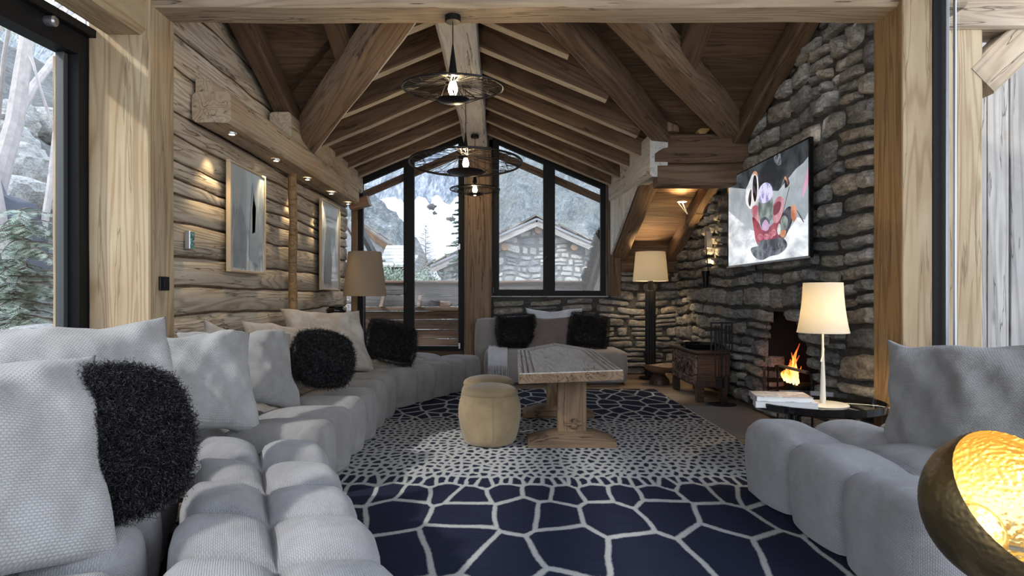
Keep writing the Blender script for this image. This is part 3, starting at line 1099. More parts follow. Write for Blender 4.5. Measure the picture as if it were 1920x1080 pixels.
# valley timbers; two have window light painted pale on the side facing it
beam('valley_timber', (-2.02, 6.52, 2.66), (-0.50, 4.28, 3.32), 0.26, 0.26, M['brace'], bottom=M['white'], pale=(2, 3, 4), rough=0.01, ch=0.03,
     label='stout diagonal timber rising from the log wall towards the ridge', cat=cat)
beam('valley_timber', (-2.05, 6.75, 2.80), (-0.62, 4.5, 3.44), 0.16, 0.16, M['brown'], rough=0.008, ch=0.02,
     label='thin dark diagonal timber tucked behind the stout one over the log wall', cat=cat)
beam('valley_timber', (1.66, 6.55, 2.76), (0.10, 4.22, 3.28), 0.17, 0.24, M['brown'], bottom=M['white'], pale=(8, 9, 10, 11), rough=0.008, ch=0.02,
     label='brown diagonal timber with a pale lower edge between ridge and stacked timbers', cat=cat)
beam('valley_timber', (2.47, 6.62, 2.78), (0.52, 4.25, 3.34), 0.24, 0.27, M['brace'], rough=0.01, ch=0.02,
     label='stout diagonal timber rising from the stone wall over the television side', cat=cat)
# rafters of the main roof (rise towards the camera side)
def mr(x, y0, y1, wd, ht, mat, label):
    beam('roof_rafter', (x, y0, zM(y0) + ht / 2), (x, y1, zM(y1) + ht / 2), wd, ht, mat, rough=0.008, ch=0.015, label=label, cat='rafter', group='rafters of the main roof')
mr(-2.04, 6.42, 3.9, 0.17, 0.20, M['brown'], 'dark rafter lying against the top of the log wall')
mr(-1.30, 5.55, 3.9, 0.17, 0.20, M['brown'], 'short dark rafter ending on the stout diagonal over the log wall')
mr(0.78, 4.9, 3.9, 0.15, 0.20, M['brown'], 'short dark rafter between the two diagonals on the stone wall side')
mr(1.56, 5.65, 3.9, 0.19, 0.20, M['brown'], 'wide dark rafter in the middle of the roof boards above the television')
mr(2.40, 6.45, 3.9, 0.15, 0.20, M['brown'], 'dark rafter following the top of the stone wall above the television')
mr(1.66, 9.2, 6.72, 0.20, 0.20, M['brace'], 'sloping brown rafter under the pale boarded cheek above the tall floor lamp')
mr(2.40, 9.2, 6.72, 0.13, 0.20, M['brace'], 'sloping brown rafter against the stones above the wall reading lamp')
# slim round pole on the log wall
mb = MB()
pts = [(-2.085 + 0.004 * math.sin(i * 1.3), 6.40 + 0.006 * math.sin(i * 0.8), 0.0 + i * 2.34 / 14) for i in range(15)]
mb.tube(pts, [0.042 + 0.004 * math.sin(i * 2.1) for i in range(15)], 12)
props(mb.obj('round_pole', M['postw']), 'slim round wooden pole standing against the log wall between two pictures', 'pole')


# ---------------------------------------------------------------- glazing
def bar(mb, p0, p1, wd, ht, up=(0, 0, 1), rid=0.0):
    m, L = frame_of(p0, p1, up)
    b = MB(); b.box((0, -wd / 2, -ht / 2), (L, wd / 2, ht / 2), 0, 0.003)
    mb.add([m @ V(v) for v in b.v], b.f, rid)


def sl(x):    # top line of the gable glazing
    return 3.505 - 0.43 * abs(x - NRIDGE)


def gable_leaf(root, x0, x1, z0, yv, fw=0.10, name='window_frame', topw=0.14):
    mb = MB()
    d = 0.07
    def q(x, z): return (x, yv, z)
    ztop0, ztop1 = sl(x0), sl(x1)
    # outer loop and inner loop as one mitred frame
    sg = 1 if ztop0 < ztop1 else -1
    t = topw
    outer = [(x0, z0), (x1, z0), (x1, ztop1), (x0, ztop0)]
    inner = [(x0 + fw, z0 + fw * 1.0), (x1 - fw, z0 + fw * 1.0), (x1 - fw, sl(x1 - fw) - t), (x0 + fw, sl(x0 + fw) - t)]
    vs = [(x, yv - d / 2, z) for x, z in outer + inner] + [(x, yv + d / 2, z) for x, z in outer + inner]
    fs = []
    for i in range(4):
        j = (i + 1) % 4
        fs += [(i, j, 4 + j, 4 + i), (8 + i, 12 + i, 12 + j, 8 + j), (i, 8 + i, 8 + j, j), (4 + i, 4 + j, 12 + j, 12 + i)]
    mb.add(vs, fs)
    f = mb.obj(name, M['frame'], root, smooth=False)
    g = MB()
    g.add([(x, yv, z) for x, z in inner], [(0, 1, 2, 3)])
    g.obj('pane', M['glass'], root, smooth=False)
    # slim brown beading along the sloping head outside
    return f


r = thing('window_1', None, None, (-1.3, YF, 0.3), kind='structure')
gable_leaf(r, -2.02, -1.30, 0.32, YF + 0.03, 0.075)
gable_leaf(r, -1.30, -0.53, 0.32, YF + 0.03, 0.075)
mb = MB(); mb.box((-0.60, YF - 0.035, 0.36), (-0.575, YF - 0.01, 0.44), 0, 0.003); mb.box((-0.60, YF - 0.035, 1.75), (-0.575, YF - 0.01, 1.83), 0, 0.003)
mb.obj('door_hinge', M['steel'], r)
mb = MB(); mb.box((-1.345, YF - 0.03, 1.15), (-1.325, YF - 0.005, 1.30), 0, 0.004)
mb.obj('door_handle', M['black'], r)
r = thing('window_2', None, None, (0.65, YF, 1.1), kind='structure')
gable_leaf(r, -0.12, 0.68, 1.10, YF + 0.03, 0.09)
gable_leaf(r, 0.68, 1.47, 1.10, YF + 0.03, 0.075)
mb = MB(); mb.tube([(0.60, YF - 0.05, 1.60), (0.64, YF - 0.06, 1.66)], 0.006, 8); mb.box((-0.125, YF - 0.03, 1.14), (-0.10, YF - 0.005, 1.22), 0, 0.003)
mb.obj('window_handle', M['black'], r)
# timber lining outside the sloping heads
for nm, (a, b) in enumerate((((-2.0, YF + 0.20), (-0.55, YF + 0.20)), ((-0.12, YF + 0.20), (1.46, YF + 0.20)))):
    beam('trim_%d' % (nm + 2), (a[0], a[1], sl(a[0]) - 0.25), (b[0], b[1], sl(b[0]) - 0.25), 0.05, 0.10, M['deckw'], rough=0.002, ch=0.005, kind='structure')

# big side window on the left, slightly splayed
r = thing('window_3', None, None, (-2.6, 3.9, 0), kind='structure')
def lw(y): return -2.61 + (3.95 - y) * -0.075
mb = MB()
bar(mb, (lw(3.99), 3.99, 2.63), (lw(-0.6), -0.6, 2.63), 0.12, 0.14)
bar(mb, (lw(3.99) + 0.06, 3.97, 2.715), (lw(-0.6) + 0.06, -0.6, 2.715), 0.10, 0.05)
bar(mb, (lw(3.93), 3.93, 0.0), (lw(3.93), 3.93, 2.60), 0.12, 0.13, (0, 1, 0))
bar(mb, (lw(3.95), 3.95, 0.72), (lw(-0.6), -0.6, 0.72), 0.12, 0.06)
mb.obj('window_frame', M['frame'], r, smooth=False)
mb = MB()
bar(mb, (lw(3.84) - 0.02, 3.84, 0.74), (lw(3.84) - 0.02, 3.84, 2.56), 0.05, 0.04, (0, 1, 0))
mb.obj('seal', M['rubber'], r, smooth=False)
mb = MB()
mb.add([(lw(3.9), 3.9, 0.75), (lw(-0.6), -0.6, 0.75), (lw(-0.6), -0.6, 2.57), (lw(3.9), 3.9, 2.57)], [(0, 1, 2, 3)])
mb.obj('pane', M['glass'], r, smooth=False)
mb = MB()
mb.lathe([(0.0, 0.0), (0.026, 0.0), (0.030, 0.012), (0.030, 0.055), (0.02, 0.065), (0, 0.066)], n=24, mat=Matrix.Translation((lw(3.62) + 0.055, 3.62, 2.655)) @ Matrix.Rotation(math.pi / 2, 4, 'Y'))
mb.obj('closer_barrel', M['steel'], r)
mb = MB(); mb.box((-3.1, 0.0, -0.1), (-2.68, 3.9, 0.70))
props(mb.obj('wall_window_parapet', M['pstone'], smooth=False), kind='structure')

# big side window on the right
r = thing('window_4', None, None, (2.7, 3.9, 0), kind='structure')
mb = MB()
bar(mb, (2.70, 3.98, 0.0), (2.70, 3.98, 3.3), 0.10, 0.10, (0, 1, 0))
mb.obj('window_frame', M['frame'], r, smooth=False)
mb = MB()
bar(mb, (2.715, 3.90, 0.0), (2.715, 3.90, 3.3), 0.022, 0.02, (0, 1, 0))
bar(mb, (2.735, 3.86, 0.0), (2.735, 3.86, 3.3), 0.012, 0.02, (0, 1, 0))
mb.obj('seal', M['steel'], r, smooth=False)
mb = MB()
mb.add([(2.745, 3.9, 0.02), (2.745, -0.6, 0.02), (2.745, -0.6, 3.3), (2.745, 3.9, 3.3)], [(0, 1, 2, 3)])
mb.obj('pane', M['glass'], r, smooth=False)

# downlights under the ledge
for i, yv in enumerate((4.75, 5.68, 6.60, 7.52, 8.35)):
    r = thing('downlight', 'small round downlight in the ledge, %s from the near end' % names[i], 'downlight', (-2.0, yv, 2.305), 'downlights in the ledge')
    mb = MB(); mb.lathe([(0.022, 0.0), (0.034, 0.0), (0.036, 0.004), (0.036, 0.02)], (-2.0, yv, 2.296), 20)
    mb.obj('bezel', M['steel'], r)
    mb = MB(); mb.lathe([(0.0, 0.003), (0.022, 0.003)], (-2.0, yv, 2.296), 20)
    mb.obj('lamp', M['spot'], r)
    ld = bpy.data.lights.new('downlight_beam', 'SPOT')
    ld.energy = 10; ld.color = (1, 0.74, 0.42); ld.spot_size = math.radians(75); ld.spot_blend = 0.7; ld.shadow_soft_size = 0.02
    lo = bpy.data.objects.new('downlight_beam', ld); C.objects.link(lo)
    lo.location = (-2.02, yv, 2.285)
    lo.rotation_euler = V((-0.12, 0, -1)).to_track_quat('-Z', 'Y').to_euler()


# ================================================================ RUG
def make_rug():
    x0, x1, y0, y1 = -1.55, 1.78, 0.9, 7.44
    rng = random.Random(3)
    pts = []

    def cell(y):
        # (cell width, cell length) by depth: big cells near, dense spots in the middle, big cells beyond
        def sm(a, b, t): t = min(1, max(0, (t - a) / (b - a))); return t * t * (3 - 2 * t)
        if y < 3.75:
            k = sm(3.35, 3.72, y)
            m_ = 1 + 0.35 * sm(3.2, 2.2, -y + 5.0) if False else 1 + 0.35 * (1 - sm(1.8, 3.0, y))
            return (0.27 * m_ * (1 - k) + 0.058 * k, 0.50 * m_ * (1 - k) + 0.095 * k)
        if y < 5.35:
            return (0.060, 0.098)
        k = sm(5.35, 6.15, y)
        return (0.060 + 0.17 * k, 0.098 + 0.21 * k)
    y = y0 - 0.4
    row = 0
    while y < y1 + 0.4:
        w_, l_ = cell(y)
        x = x0 - 0.4 + (w_ / 2 if row % 2 else 0)
        while x < x1 + 0.4:
            # the cells fan outwards and slant with distance from the centre line
            sx = x + rng.uniform(-0.30, 0.30) * w_
            sy = y + rng.uniform(-0.28, 0.28) * l_ + 0.05 * (x - 0.5) ** 2 * 0.6
            pts.append((sx, sy))
            x += w_ * rng.uniform(0.85, 1.15)
        y += l_ * 0.82
        row += 1
    kd = kdtree.KDTree(len(pts))
    AN = 0.55
    def tf(x, y):
        sh = 0.35 * (x - 0.4) * (1 if y > 5.4 else 0.0) * 0.5
        return (x, y * AN + sh * 0.0, 0)
    for i, p in enumerate(pts):
        kd.insert(tf(*p), i)
    kd.balance()
    st = 0.0125
    nx, ny = int((x1 - x0) / st), int((y1 - y0) / (st * 1.25))
    vs, fs, linew, nav = [], [], [], []
    for j in range(ny + 1):
        yy = y0 + (y1 - y0) * j / ny
        for i in range(nx + 1):
            xx = x0 + (x1 - x0) * i / nx
            qx = xx + noise.noise(V((xx * 5, yy * 5, 0))) * 0.012
            qy = yy + noise.noise(V((xx * 5, yy * 5, 9))) * 0.02
            r_ = kd.find_n(tf(qx, qy), 2)
            (a, _, da), (b, _, db) = r_
            # distance to the border between the two nearest seeds
            m = (a + b) / 2
            dd = (b - a)
            L = max(1e-6, dd.length)
            d = abs((V(tf(qx, qy)) - m).dot(dd) / L)
            linew.append(d)
            nav.append(0)
            e = 0.0
            vs.append((xx, yy, 0.020))
    W_ = nx + 1
    for j in range(ny):
        for i in range(nx):
            a = j * W_ + i
            fs.append((a, a + 1, a + W_ + 1, a + W_))
    # hem down to the floor
    def hem(ids):
        b = len(vs)
        for k in ids:
            v = vs[k]; vs.append((v[0], v[1], 0.0)); linew.append(linew[k])
        for k in range(len(ids) - 1):
            fs.append((ids[k], ids[k + 1], b + k + 1, b + k))
    hem([i for i in range(W_)])
    hem([ny * W_ + i for i in range(W_)])
    hem([j * W_ for j in range(ny + 1)])
    hem([j * W_ + nx for j in range(ny + 1)])
    o = mk('rug', vs, fs, None or M['rug'], None, True, None)
    a = o.data.attributes.new('edge', 'FLOAT', 'POINT')
    a.data.foreach_set('value', linew)
    fix_normals(o)
    return props(o, 'large navy blue rug with a cream net of cells under the table and poufs', 'rug')


def rug_mat():
    k = NT('navy and cream wool pile')
    ob = k.n('TexCoord').outputs['Object']
    e = k.n('Attribute', {'attribute_name': 'edge'}).outputs['Fac']
    f1 = k.noise(ob, 140.0, 2)
    f2 = k.noise(ob, 40.0, 2)
    ee = k.math('ADD', e, k.math('ADD', k.math('MULTIPLY', k.math('SUBTRACT', f1, 0.5), 0.009), k.math('MULTIPLY', k.math('SUBTRACT', f2, 0.5), 0.007)))
    line = k.ramp(ee, [(0.0, (1, 1, 1)), (0.0100, (1, 1, 1)), (0.0135, (0, 0, 0))])
    streak = k.noise(k.vec('MULTIPLY', ob, (6.0, 45.0, 1.0)), 1.0, 4, 0.6)
    navy = k.mix(streak, (0.010, 0.012, 0.026), (0.030, 0.034, 0.068))
    navy = k.mix(k.math('MULTIPLY', f1, 0.5), navy, (0.012, 0.014, 0.032))
    cream = k.mix(f1, (0.32, 0.325, 0.315), (0.58, 0.585, 0.575))
    col = k.mix(line, navy, cream)
    k.b.inputs['Specular IOR Level'].default_value = 0.1
    h = k.math('ADD', k.math('MULTIPLY', line, 0.5), k.noise(ob, 320.0, 2))
    return k.fin(col, 0.95, k.bump(h, 0.8, 0.006))


M['rug'] = rug_mat()
make_rug()
mb = MB(); mb.box((1.80, 4.95, 0.0), (2.40, 6.35, 0.012), 0, 0.003)
props(mb.obj('hearth_mat', M['hearth']), 'plain grey mat lying on the planks before the fireplace', 'mat')
mb = MB(); mb.box((1.781, 4.90, 0.0), (1.797, 6.30, 0.016), 0, 0.003)
props(mb.obj('binding_strip', M['cream']), 'narrow cream strip lying between the navy rug and the grey mat', 'strip')

# ================================================================ SOFAS
SH = 0.40
# front piece of the long sofa, two rolls deep
def sofa(name, label, cat, parts, loc):
    r = thing(name, label, cat, loc)
    for p in parts:
        tuft(parent=r, **p)
    return r
uA = V((-0.39, 0.92)).normalized()


def lineA(p, k): return (p[0] + uA.x * k, p[1] + uA.y * k)


FA = (-0.93, 3.22)
sofa('sofa_section', 'pale grey channel-tufted seat block jutting out at the near end of the long sofa', 'sofa',
     [dict(name='seat', q=[(0.10, 0.80), (-0.89, 3.16), (-1.55, 3.28), (-0.50, 0.72)], nu=7, nv=2, h=SH, mat=M['sofa'], r=0.075, puff=0.085, res=12)], (-0.7, 2.0, 0))
sofa('sofa_section', 'pale grey tufted seat behind the jutting block, buried under the biggest cushions', 'sofa',
     [dict(name='seat', q=[(-0.56, 0.66), (-1.615, 3.20), (-2.11, 3.10), (-1.22, 0.50)], nu=7, nv=2, h=SH, mat=M['sofa'], r=0.07, puff=0.08, res=11)], (-1.4, 2.0, 0))
sofa('sofa_section', 'grey tufted seat running beside the log wall in the middle of the long sofa', 'sofa',
     [dict(name='seat', q=[(-0.97, 3.42), (-0.98, 5.95), (-2.08, 5.98), (-2.10, 3.36)], nu=6, nv=2, h=SH, mat=M['sofaw'], r=0.075, puff=0.08, res=12)], (-1.5, 4.7, 0))
sofa('sofa_section', 'grey tufted end seat of the long sofa turned towards the glazed door', 'sofa',
     [dict(name='seat', q=[(-0.96, 6.12), (-0.24, 7.62), (-1.15, 8.10), (-2.02, 6.08)], nu=5, nv=2, h=SH, mat=M['sofaw'], r=0.07, puff=0.06, res=11)], (-1.1, 6.9, 0))

# sofa under the window
r = thing('sofa', 'grey velvet sofa with a straight low back under the gable window', 'sofa', (0.6, 8.3, 0))
tuft('seat', [(-0.20, 7.92), (1.56, 7.92), (1.56, 8.62), (-0.20, 8.62)], 3, 1, 0.42, M['velvet'], r, r=0.06, puff=0.018, res=9)
tuft('backrest', [(-0.34, 8.56), (1.36, 8.56), (1.36, 8.84), (-0.34, 8.84)], 1, 1, 0.80, M['velvet'], r, r=0.05, puff=0.01, res=14, z0=0.03)
mb = MB(); mb.box((-0.15, 8.0, 0.0), (1.5, 8.8, 0.04))
mb.obj('plinth', M['chest'], r, smooth=False)

# sofa on the right, facing the long sofa
r = thing('sofa', 'light grey three-channel sofa seat with its side end by the hammered gold lamp', 'sofa', (1.85, 2.9, 0))
tuft('seat', [(1.36, 3.60), (1.36, 2.12), (2.42, 2.12), (2.42, 3.60)], 3, 3, 0.42, M['sofa'], r, r=0.085, puff=0.075, res=14)

# ---------------------------------------------------------------- cushions
g = 'large back cushions of the long sofa'
cushion('back_cushion', 'huge pale grey woven cushion in front of the biggest black fleece cushion', 'cushion',
        (-1.47, 1.66, 0.69), (0.80, -0.60), 0.80, 0.70, 0.30, M['cush'], 3, 0.48, 0.10, g, pinch=0.06, res=44)
cushion('back_cushion', 'pale grey woven cushion with one upright ear, behind the nearest black fleece cushion', 'cushion',
        (-1.62, 2.46, 0.70), (0.70, -0.71), 0.80, 0.70, 0.26, M['cush'], 8, 0.45, -0.04, g, res=44, pinch=0.10)
cushion('back_cushion', 'pale grey cushion with sunlit crumpled top, second along below the log wall', 'cushion',
        (-1.60, 3.32, 0.655), (0.74, -0.67), 0.78, 0.64, 0.26, M['cush'], 15, 0.62, 0.05, g, res=40, wr=1.4)
cushion('back_cushion', 'darker grey creased cushion just before the round pole', 'cushion',
        (-1.62, 4.12, 0.665), (0.74, -0.67), 0.76, 0.64, 0.24, M['cushd'], 23, 0.60, 0.10, g, wr=1.5)
cushion('back_cushion', 'taupe hide cushion with a pale edge, behind the middle black fleece cushion', 'cushion',
        (-1.57, 5.02, 0.67), (0.74, -0.67), 0.76, 0.64, 0.22, M['hide'], 31, 0.58, 0.10, g, wr=1.2)
cushion('back_cushion', 'tall taupe hide cushion below the tan floor lamp', 'cushion',
        (-1.60, 6.02, 0.69), (0.70, -0.71), 0.84, 0.70, 0.22, M['hide'], 42, 0.58, 0.05, g)
cushion('back_cushion', 'grey cushion corner peeping out between pale cushion and log wall', 'cushion',
        (-1.80, 4.45, 0.68), (0.80, -0.6), 0.55, 0.55, 0.16, M['hide'], 47, 0.15, 0.2, g)
cushion('back_cushion', 'big grey woven cushion leaning on the sofa beside the hammered gold lamp', 'cushion',
        (2.14, 2.72, 0.655), (-0.90, -0.43), 1.14, 0.62, 0.26, M['cushd'], 58, 0.24, -0.06, None, res=60, pinch=0.08, slump=0.25, wr=1.5)
cushion('back_cushion', 'pale blue grey linen cushion at the centre of the sofa under the window', 'cushion',
        (0.70, 8.50, 0.745), (0, -1), 0.80, 0.46, 0.16, M['bluew'], 61, 0.12, 0.0, None, wr=1.2)
cushion('back_cushion', 'taupe brown velvet cushion between the two black fleece cushions under the window', 'cushion',
        (0.66, 8.34, 0.63), (0, -1), 0.72, 0.46, 0.16, M['brownc'], 66, 0.28, 0.0, None)


def fleece(name, label, pos, face, wd, ht, th, seed, back, roll, count, group='black curly fleece cushions', rd=0.38):
    r = thing(name, label, 'cushion', (0, 0, 0), group)
    m = lean(pos, face, back, roll)
    r.matrix_basis = m
    vs, fs, uv = cushion_geo(wd, ht, th * 0.9, seed, 20, 0.04, 0.0)
    vs = [(v[0] * math.sqrt(1 - rd * min(1, (v[2] / (ht / 2)) ** 2)) * .96, v[1], v[2] * math.sqrt(1 - rd * min(1, (v[0] / (wd / 2)) ** 2)) * .96) for v in vs]
    c = mk('cushion_body', vs, fs, M['fur'], None, True, None, uv)
    c.parent = r
    f = mk('fleece', *fleece_mesh(wd, ht, th, seed, count, rd), M['fur'])
    f.parent = r
    return r
fleece('fleece_cushion', 'black curly fleece cushion nearest along the sofa, leaning on a pale grey one', (-1.235, 2.02, 0.645), (0.60, -0.80), 0.44, 0.46, 0.19, 71, 0.45, 0.0, 26000)
fleece('fleece_cushion', 'black curly fleece cushion in front of the pale-edged taupe one', (-1.30, 4.66, 0.645), (0.55, -0.8), 0.44, 0.40, 0.15, 72, 0.36, 0.20, 11000)
fleece('fleece_cushion', 'black curly fleece cushion on the sofa end beside the glazed door', (-1.10, 6.40, 0.64), (0.5, -0.86), 0.50, 0.42, 0.15, 73, 0.40, 0.28, 9000, rd=0.22)
fleece('fleece_cushion', 'black curly fleece cushion by the gable post under the window', (0.20, 8.34, 0.65), (0.1, -1), 0.52, 0.42, 0.15, 74, 0.26, -0.04, 7000, rd=0.16)
fleece('fleece_cushion', 'black curly fleece cushion under the window nearer the tall floor lamp', (1.13, 8.28, 0.65), (-0.05, -1), 0.50, 0.44, 0.15, 75, 0.28, 0.16, 7000, rd=0.12)

# fringed throw over the sofa corner
r = thing('throw', 'pale grey fringed throw hanging over the corner of the sofa under the window', 'throw', (-0.1, 7.9, 0.4))
vs, fs = [], []
path = [(8.50, 0.445), (8.3, 0.44), (8.1, 0.437), (7.98, 0.432), (7.905, 0.415), (7.878, 0.37), (7.872, 0.30), (7.87, 0.24)]
for i, (yy, zz) in enumerate(path):
    for j in range(13):
        x = -0.165 + 0.24 * j / 12
        vs.append((x, yy - 0.006 * math.sin(j * 1.7 + i * 0.3), zz + 0.006 * math.sin(j * 2.1 + i * .5)))
for i in range(len(path) - 1):
    for j in range(12):
        a = i * 13 + j; fs.append((a, a + 1, a + 14, a + 13))
mk('cloth', vs, fs, M['throw'], r)
mb = MB()
for j in range(26):
    x = -0.165 + 0.24 * j / 25
    mb.tube([(x, 7.868, 0.245), (x + R.uniform(-.008, .008), 7.862, 0.18), (x + R.uniform(-.012, .012), 7.862, 0.10)], 0.0035, 5)
mb.obj('fringe', M['throw'], r)

# ================================================================ TABLE
r = thing('coffee_table', 'long old trestle table with a grooved grey top pointed at the far end', 'table', (0.5, 5.4, 0.02))
TZ = 0.59
outl = [V((0.115, 4.235)), V((0.15, 6.06)), V((0.575, 6.95)), V((0.885, 6.2)), V((0.843, 4.42))]


def inset(o_, d):
    n = len(o_)
    res = []
    cen = sum(o_, V((0, 0))) / n
    # offset every side but the near one
    off = [d, d, d, d, d * 0.04]
    lines = []
    for i in range(n):
        a, b = o_[i], o_[(i + 1) % n]
        t = (b - a).normalized(); nn = V((-t.y, t.x))
        if nn.dot(cen - a) < 0: nn = -nn
        lines.append((a + nn * off[i], t))
    for i in range(n):
        p, t = lines[i - 1]; q, s_ = lines[i]
        den = t.x * s_.y - t.y * s_.x
        k = ((q.x - p.x) * s_.y - (q.y - p.y) * s_.x) / den
        res.append(p + t * k)
    return res
loops = [(0.0, TZ - 0.070), (0.0, TZ - 0.008), (0.008, TZ), (0.024, TZ), (0.028, TZ - 0.016), (0.036, TZ - 0.016), (0.040, TZ - 0.002), (0.058, TZ - 0.002), (0.062, TZ - 0.018), (0.070, TZ - 0.018), (0.074, TZ - 0.004),
         (0.094, TZ - 0.004), (0.099, TZ - 0.020), (0.108, TZ - 0.020), (0.114, TZ - 0.010)]
vs, fs = [], []
NS = 20
def densify(lp):
    out = []
    for i in range(5):
        a, b = lp[i], lp[(i + 1) % 5]
        for k in range(NS): out.append(a + (b - a) * (k / NS))
    return out
yoff = V((0, 0))
for (d, z) in loops:
    for p in densify(inset(outl, d)):
        nn = noise.noise(V((p.x * 6, p.y * 6, 2))) * 0.004
        vs.append((p.x + nn, p.y + nn, z + noise.noise(V((p.x * 2, p.y * 2, 0))) * 0.004))
K = 5 * NS
for i in range(len(loops) - 1):
    for k in range(K):
        fs.append((i * K + k, i * K + (k + 1) % K, (i + 1) * K + (k + 1) % K, (i + 1) * K + k))
fs.append(tuple(range((len(loops) - 1) * K, len(loops) * K)))
fs.append(tuple(reversed(range(K))))
mwt = Matrix.Rotation(math.pi / 2, 4, 'Z')
vs = [(v[1], -v[0], v[2]) for v in vs]
o = mk('table_top', vs, fs, [M['tabletop'], M['tableleg']], r, True, None, None, mwt, 25)
for pi in range(NS * 4 + 0, NS * 5):
    o.data.polygons[pi].material_index = 1
o.data.polygons[len(fs) - 1].material_index = 1
fix_normals(o)
for (yy, nm) in ((4.66, 'near'), (5.76, 'far')):
    beam('leg', (0.51, yy, 0.11), (0.51, yy, TZ - 0.07), 0.21, 0.07, M['tableleg'], r, up=(0, 1, 0), rough=0.004, ch=0.006)
    vs, fs = [], []
    mbf = MB()
    nn_ = 16
    for i in range(nn_ + 1):
        x = -0.315 + 0.63 * i / nn_
        t = abs(x) / 0.315
        top = 0.10 - 0.055 * max(0, (t - 0.45) / 0.55) ** 1.3
        dn = noise.noise(V((x * 9, yy, 0))) * 0.006
        vs += [(x, -0.12 + dn, 0.0), (x, -0.125 - dn, top * 0.8), (x, -0.10, top + dn), (x, 0.10, top - dn), (x, 0.125 + dn, top * 0.8), (x, 0.12, 0.0)]
    for i in range(nn_):
        for j in range(6):
            a, b = i * 6 + j, i * 6 + (j + 1) % 6
            fs.append((a, a + 6, b + 6, b))
    fs += [tuple(range(6)), tuple(reversed(range(nn_ * 6, nn_ * 6 + 6)))]
    f = mk('foot', vs, fs, M['tableleg'], r, True, None, None, Matrix.Translation((0.505, yy, 0.022)), 40)
    fix_normals(f)
beam('stretcher', (0.52, 4.70, 0.20), (0.52, 5.73, 0.20), 0.05, 0.06, M['tableleg'], r, rough=0.003, ch=0.005)
mb = MB(); mb.box((0.46, 4.595, 0.165), (0.585, 4.622, 0.195), 0, 0.006); mb.box((0.505, 4.585, 0.145), (0.545, 4.63, 0.215), 0, 0.008)
mb.obj('wedge', M['tableleg'], r)

# ================================================================ POUFS
def pouf():
    r = thing('pouf', 'ochre boucle pouf nearer the long sofa, in front of its twin', 'pouf', (0, 0, 0.02), 'ochre boucle poufs')
    prof = [(0.0, 0.0), (0.13, 0.0), (0.165, 0.012), (0.185, 0.05), (0.205, 0.13), (0.216, 0.21), (0.216, 0.27), (0.206, 0.33), (0.196, 0.355), (0.188, 0.362)]

    def lobe(p, a):
        k = 1 + 0.035 * math.cos(2 * a) + 0.02 * math.cos(4 * a)
        return V((p.x * k, p.y * k * 0.97, p.z))
    mb = MB(); mb.lathe(prof, (0, 0, 0.02), 56, fn=lobe)
    mb.obj('pouf_body', M['boucle'], r, sharp=180)
    mb = MB(); mb.lathe([(0.186, 0.360), (0.196, 0.368), (0.196, 0.385), (0.184, 0.405), (0.15, 0.424), (0.10, 0.436), (0.05, 0.441), (0.0, 0.442)], (0, 0, 0.02), 56, fn=lobe)
    mb.obj('top_cushion', M['boucle'], r, sharp=180)
    for a0 in (-1.45, 0.12, 1.69, 3.26):
        mb = MB()
        pts = []
        for (rr, z) in prof[2:]:
            q = lobe(V((rr * math.cos(a0), rr * math.sin(a0), z)), a0)
            pts.append((q.x * 1.002, q.y * 1.002, q.z + 0.02))
        mb.tube(pts, 0.0022, 5)
        mb.obj('seam', M['boucle'], r)
    return r


pf = pouf()
pf2 = pf.copy(); C.objects.link(pf2)
for ch in list(pf.children):
    c = ch.copy(); C.objects.link(c); c.parent = pf2; c.matrix_parent_inverse = ch.matrix_parent_inverse.copy()
pf.location = (-0.085, 4.68, 0.02)
pf2.location = (-0.10, 5.17, 0.02)
pf2['label'] = 'ochre boucle pouf half hidden behind the other pouf'

# ================================================================ LAMPS
def shade_profile(rt, rb, h, flare=0.0, n=10):
    out = []
    for i in range(n + 1):
        t = i / n
        out.append((rb + (rt - rb) * (t ** (1 - flare)), t * h))
    return out


def lampshade(parent, c, rt, rb, h, mat, flare=0.0):
    mb = MB()
    pr = shade_profile(rt, rb, h, flare)
    mb.lathe(pr, c, 48)
    mb.lathe([(r_ - 0.004, z) for r_, z in reversed(pr)], c, 48)
    # rolled rims
    for (rr, z) in (pr[0], pr[-1]):
        mb.tube([(c[0] + (rr - 0.002) * math.cos(a * math.pi / 24), c[1] + (rr - 0.002) * math.sin(a * math.pi / 24), c[2] + z) for a in range(48)], 0.003, 6, closed=True)
    o = mb.obj('lamp_shade', mat, parent, sharp=180)
    return o


def point(name, loc, e, col=(1, 0.72, 0.4), rad=0.04):
    ld = bpy.data.lights.new(name, 'POINT'); ld.energy = e; ld.color = col; ld.shadow_soft_size = rad
    o = bpy.data.objects.new(name, ld); C.objects.link(o); o.location = loc
    return o


# tall tan lamp by the log wall
r = thing('floor_lamp', 'slim floor lamp with a tall tan shade by the log wall and door', 'lamp', (-1.71, 8.02, 0))
lampshade(r, (-1.71, 8.02, 1.10), 0.205, 0.268, 0.55, M['shade_tan'])
mb = MB(); mb.tube([(-1.71, 8.02, 0.0), (-1.71, 8.02, 1.62)], 0.009, 10); mb.tube([(-1.91, 8.02, 1.62), (-1.51, 8.02, 1.62)], 0.003, 6); mb.tube([(-1.71, 7.82, 1.62), (-1.71, 8.22, 1.62)], 0.003, 6)
mb.obj('pole', M['black'], r)
mb = MB(); mb.lathe([(0, 0.018), (0.15, 0.018), (0.155, 0.012), (0.155, 0), (0, 0)], (-1.71, 8.02, 0.0), 40)
mb.obj('lamp_base', M['black'], r)
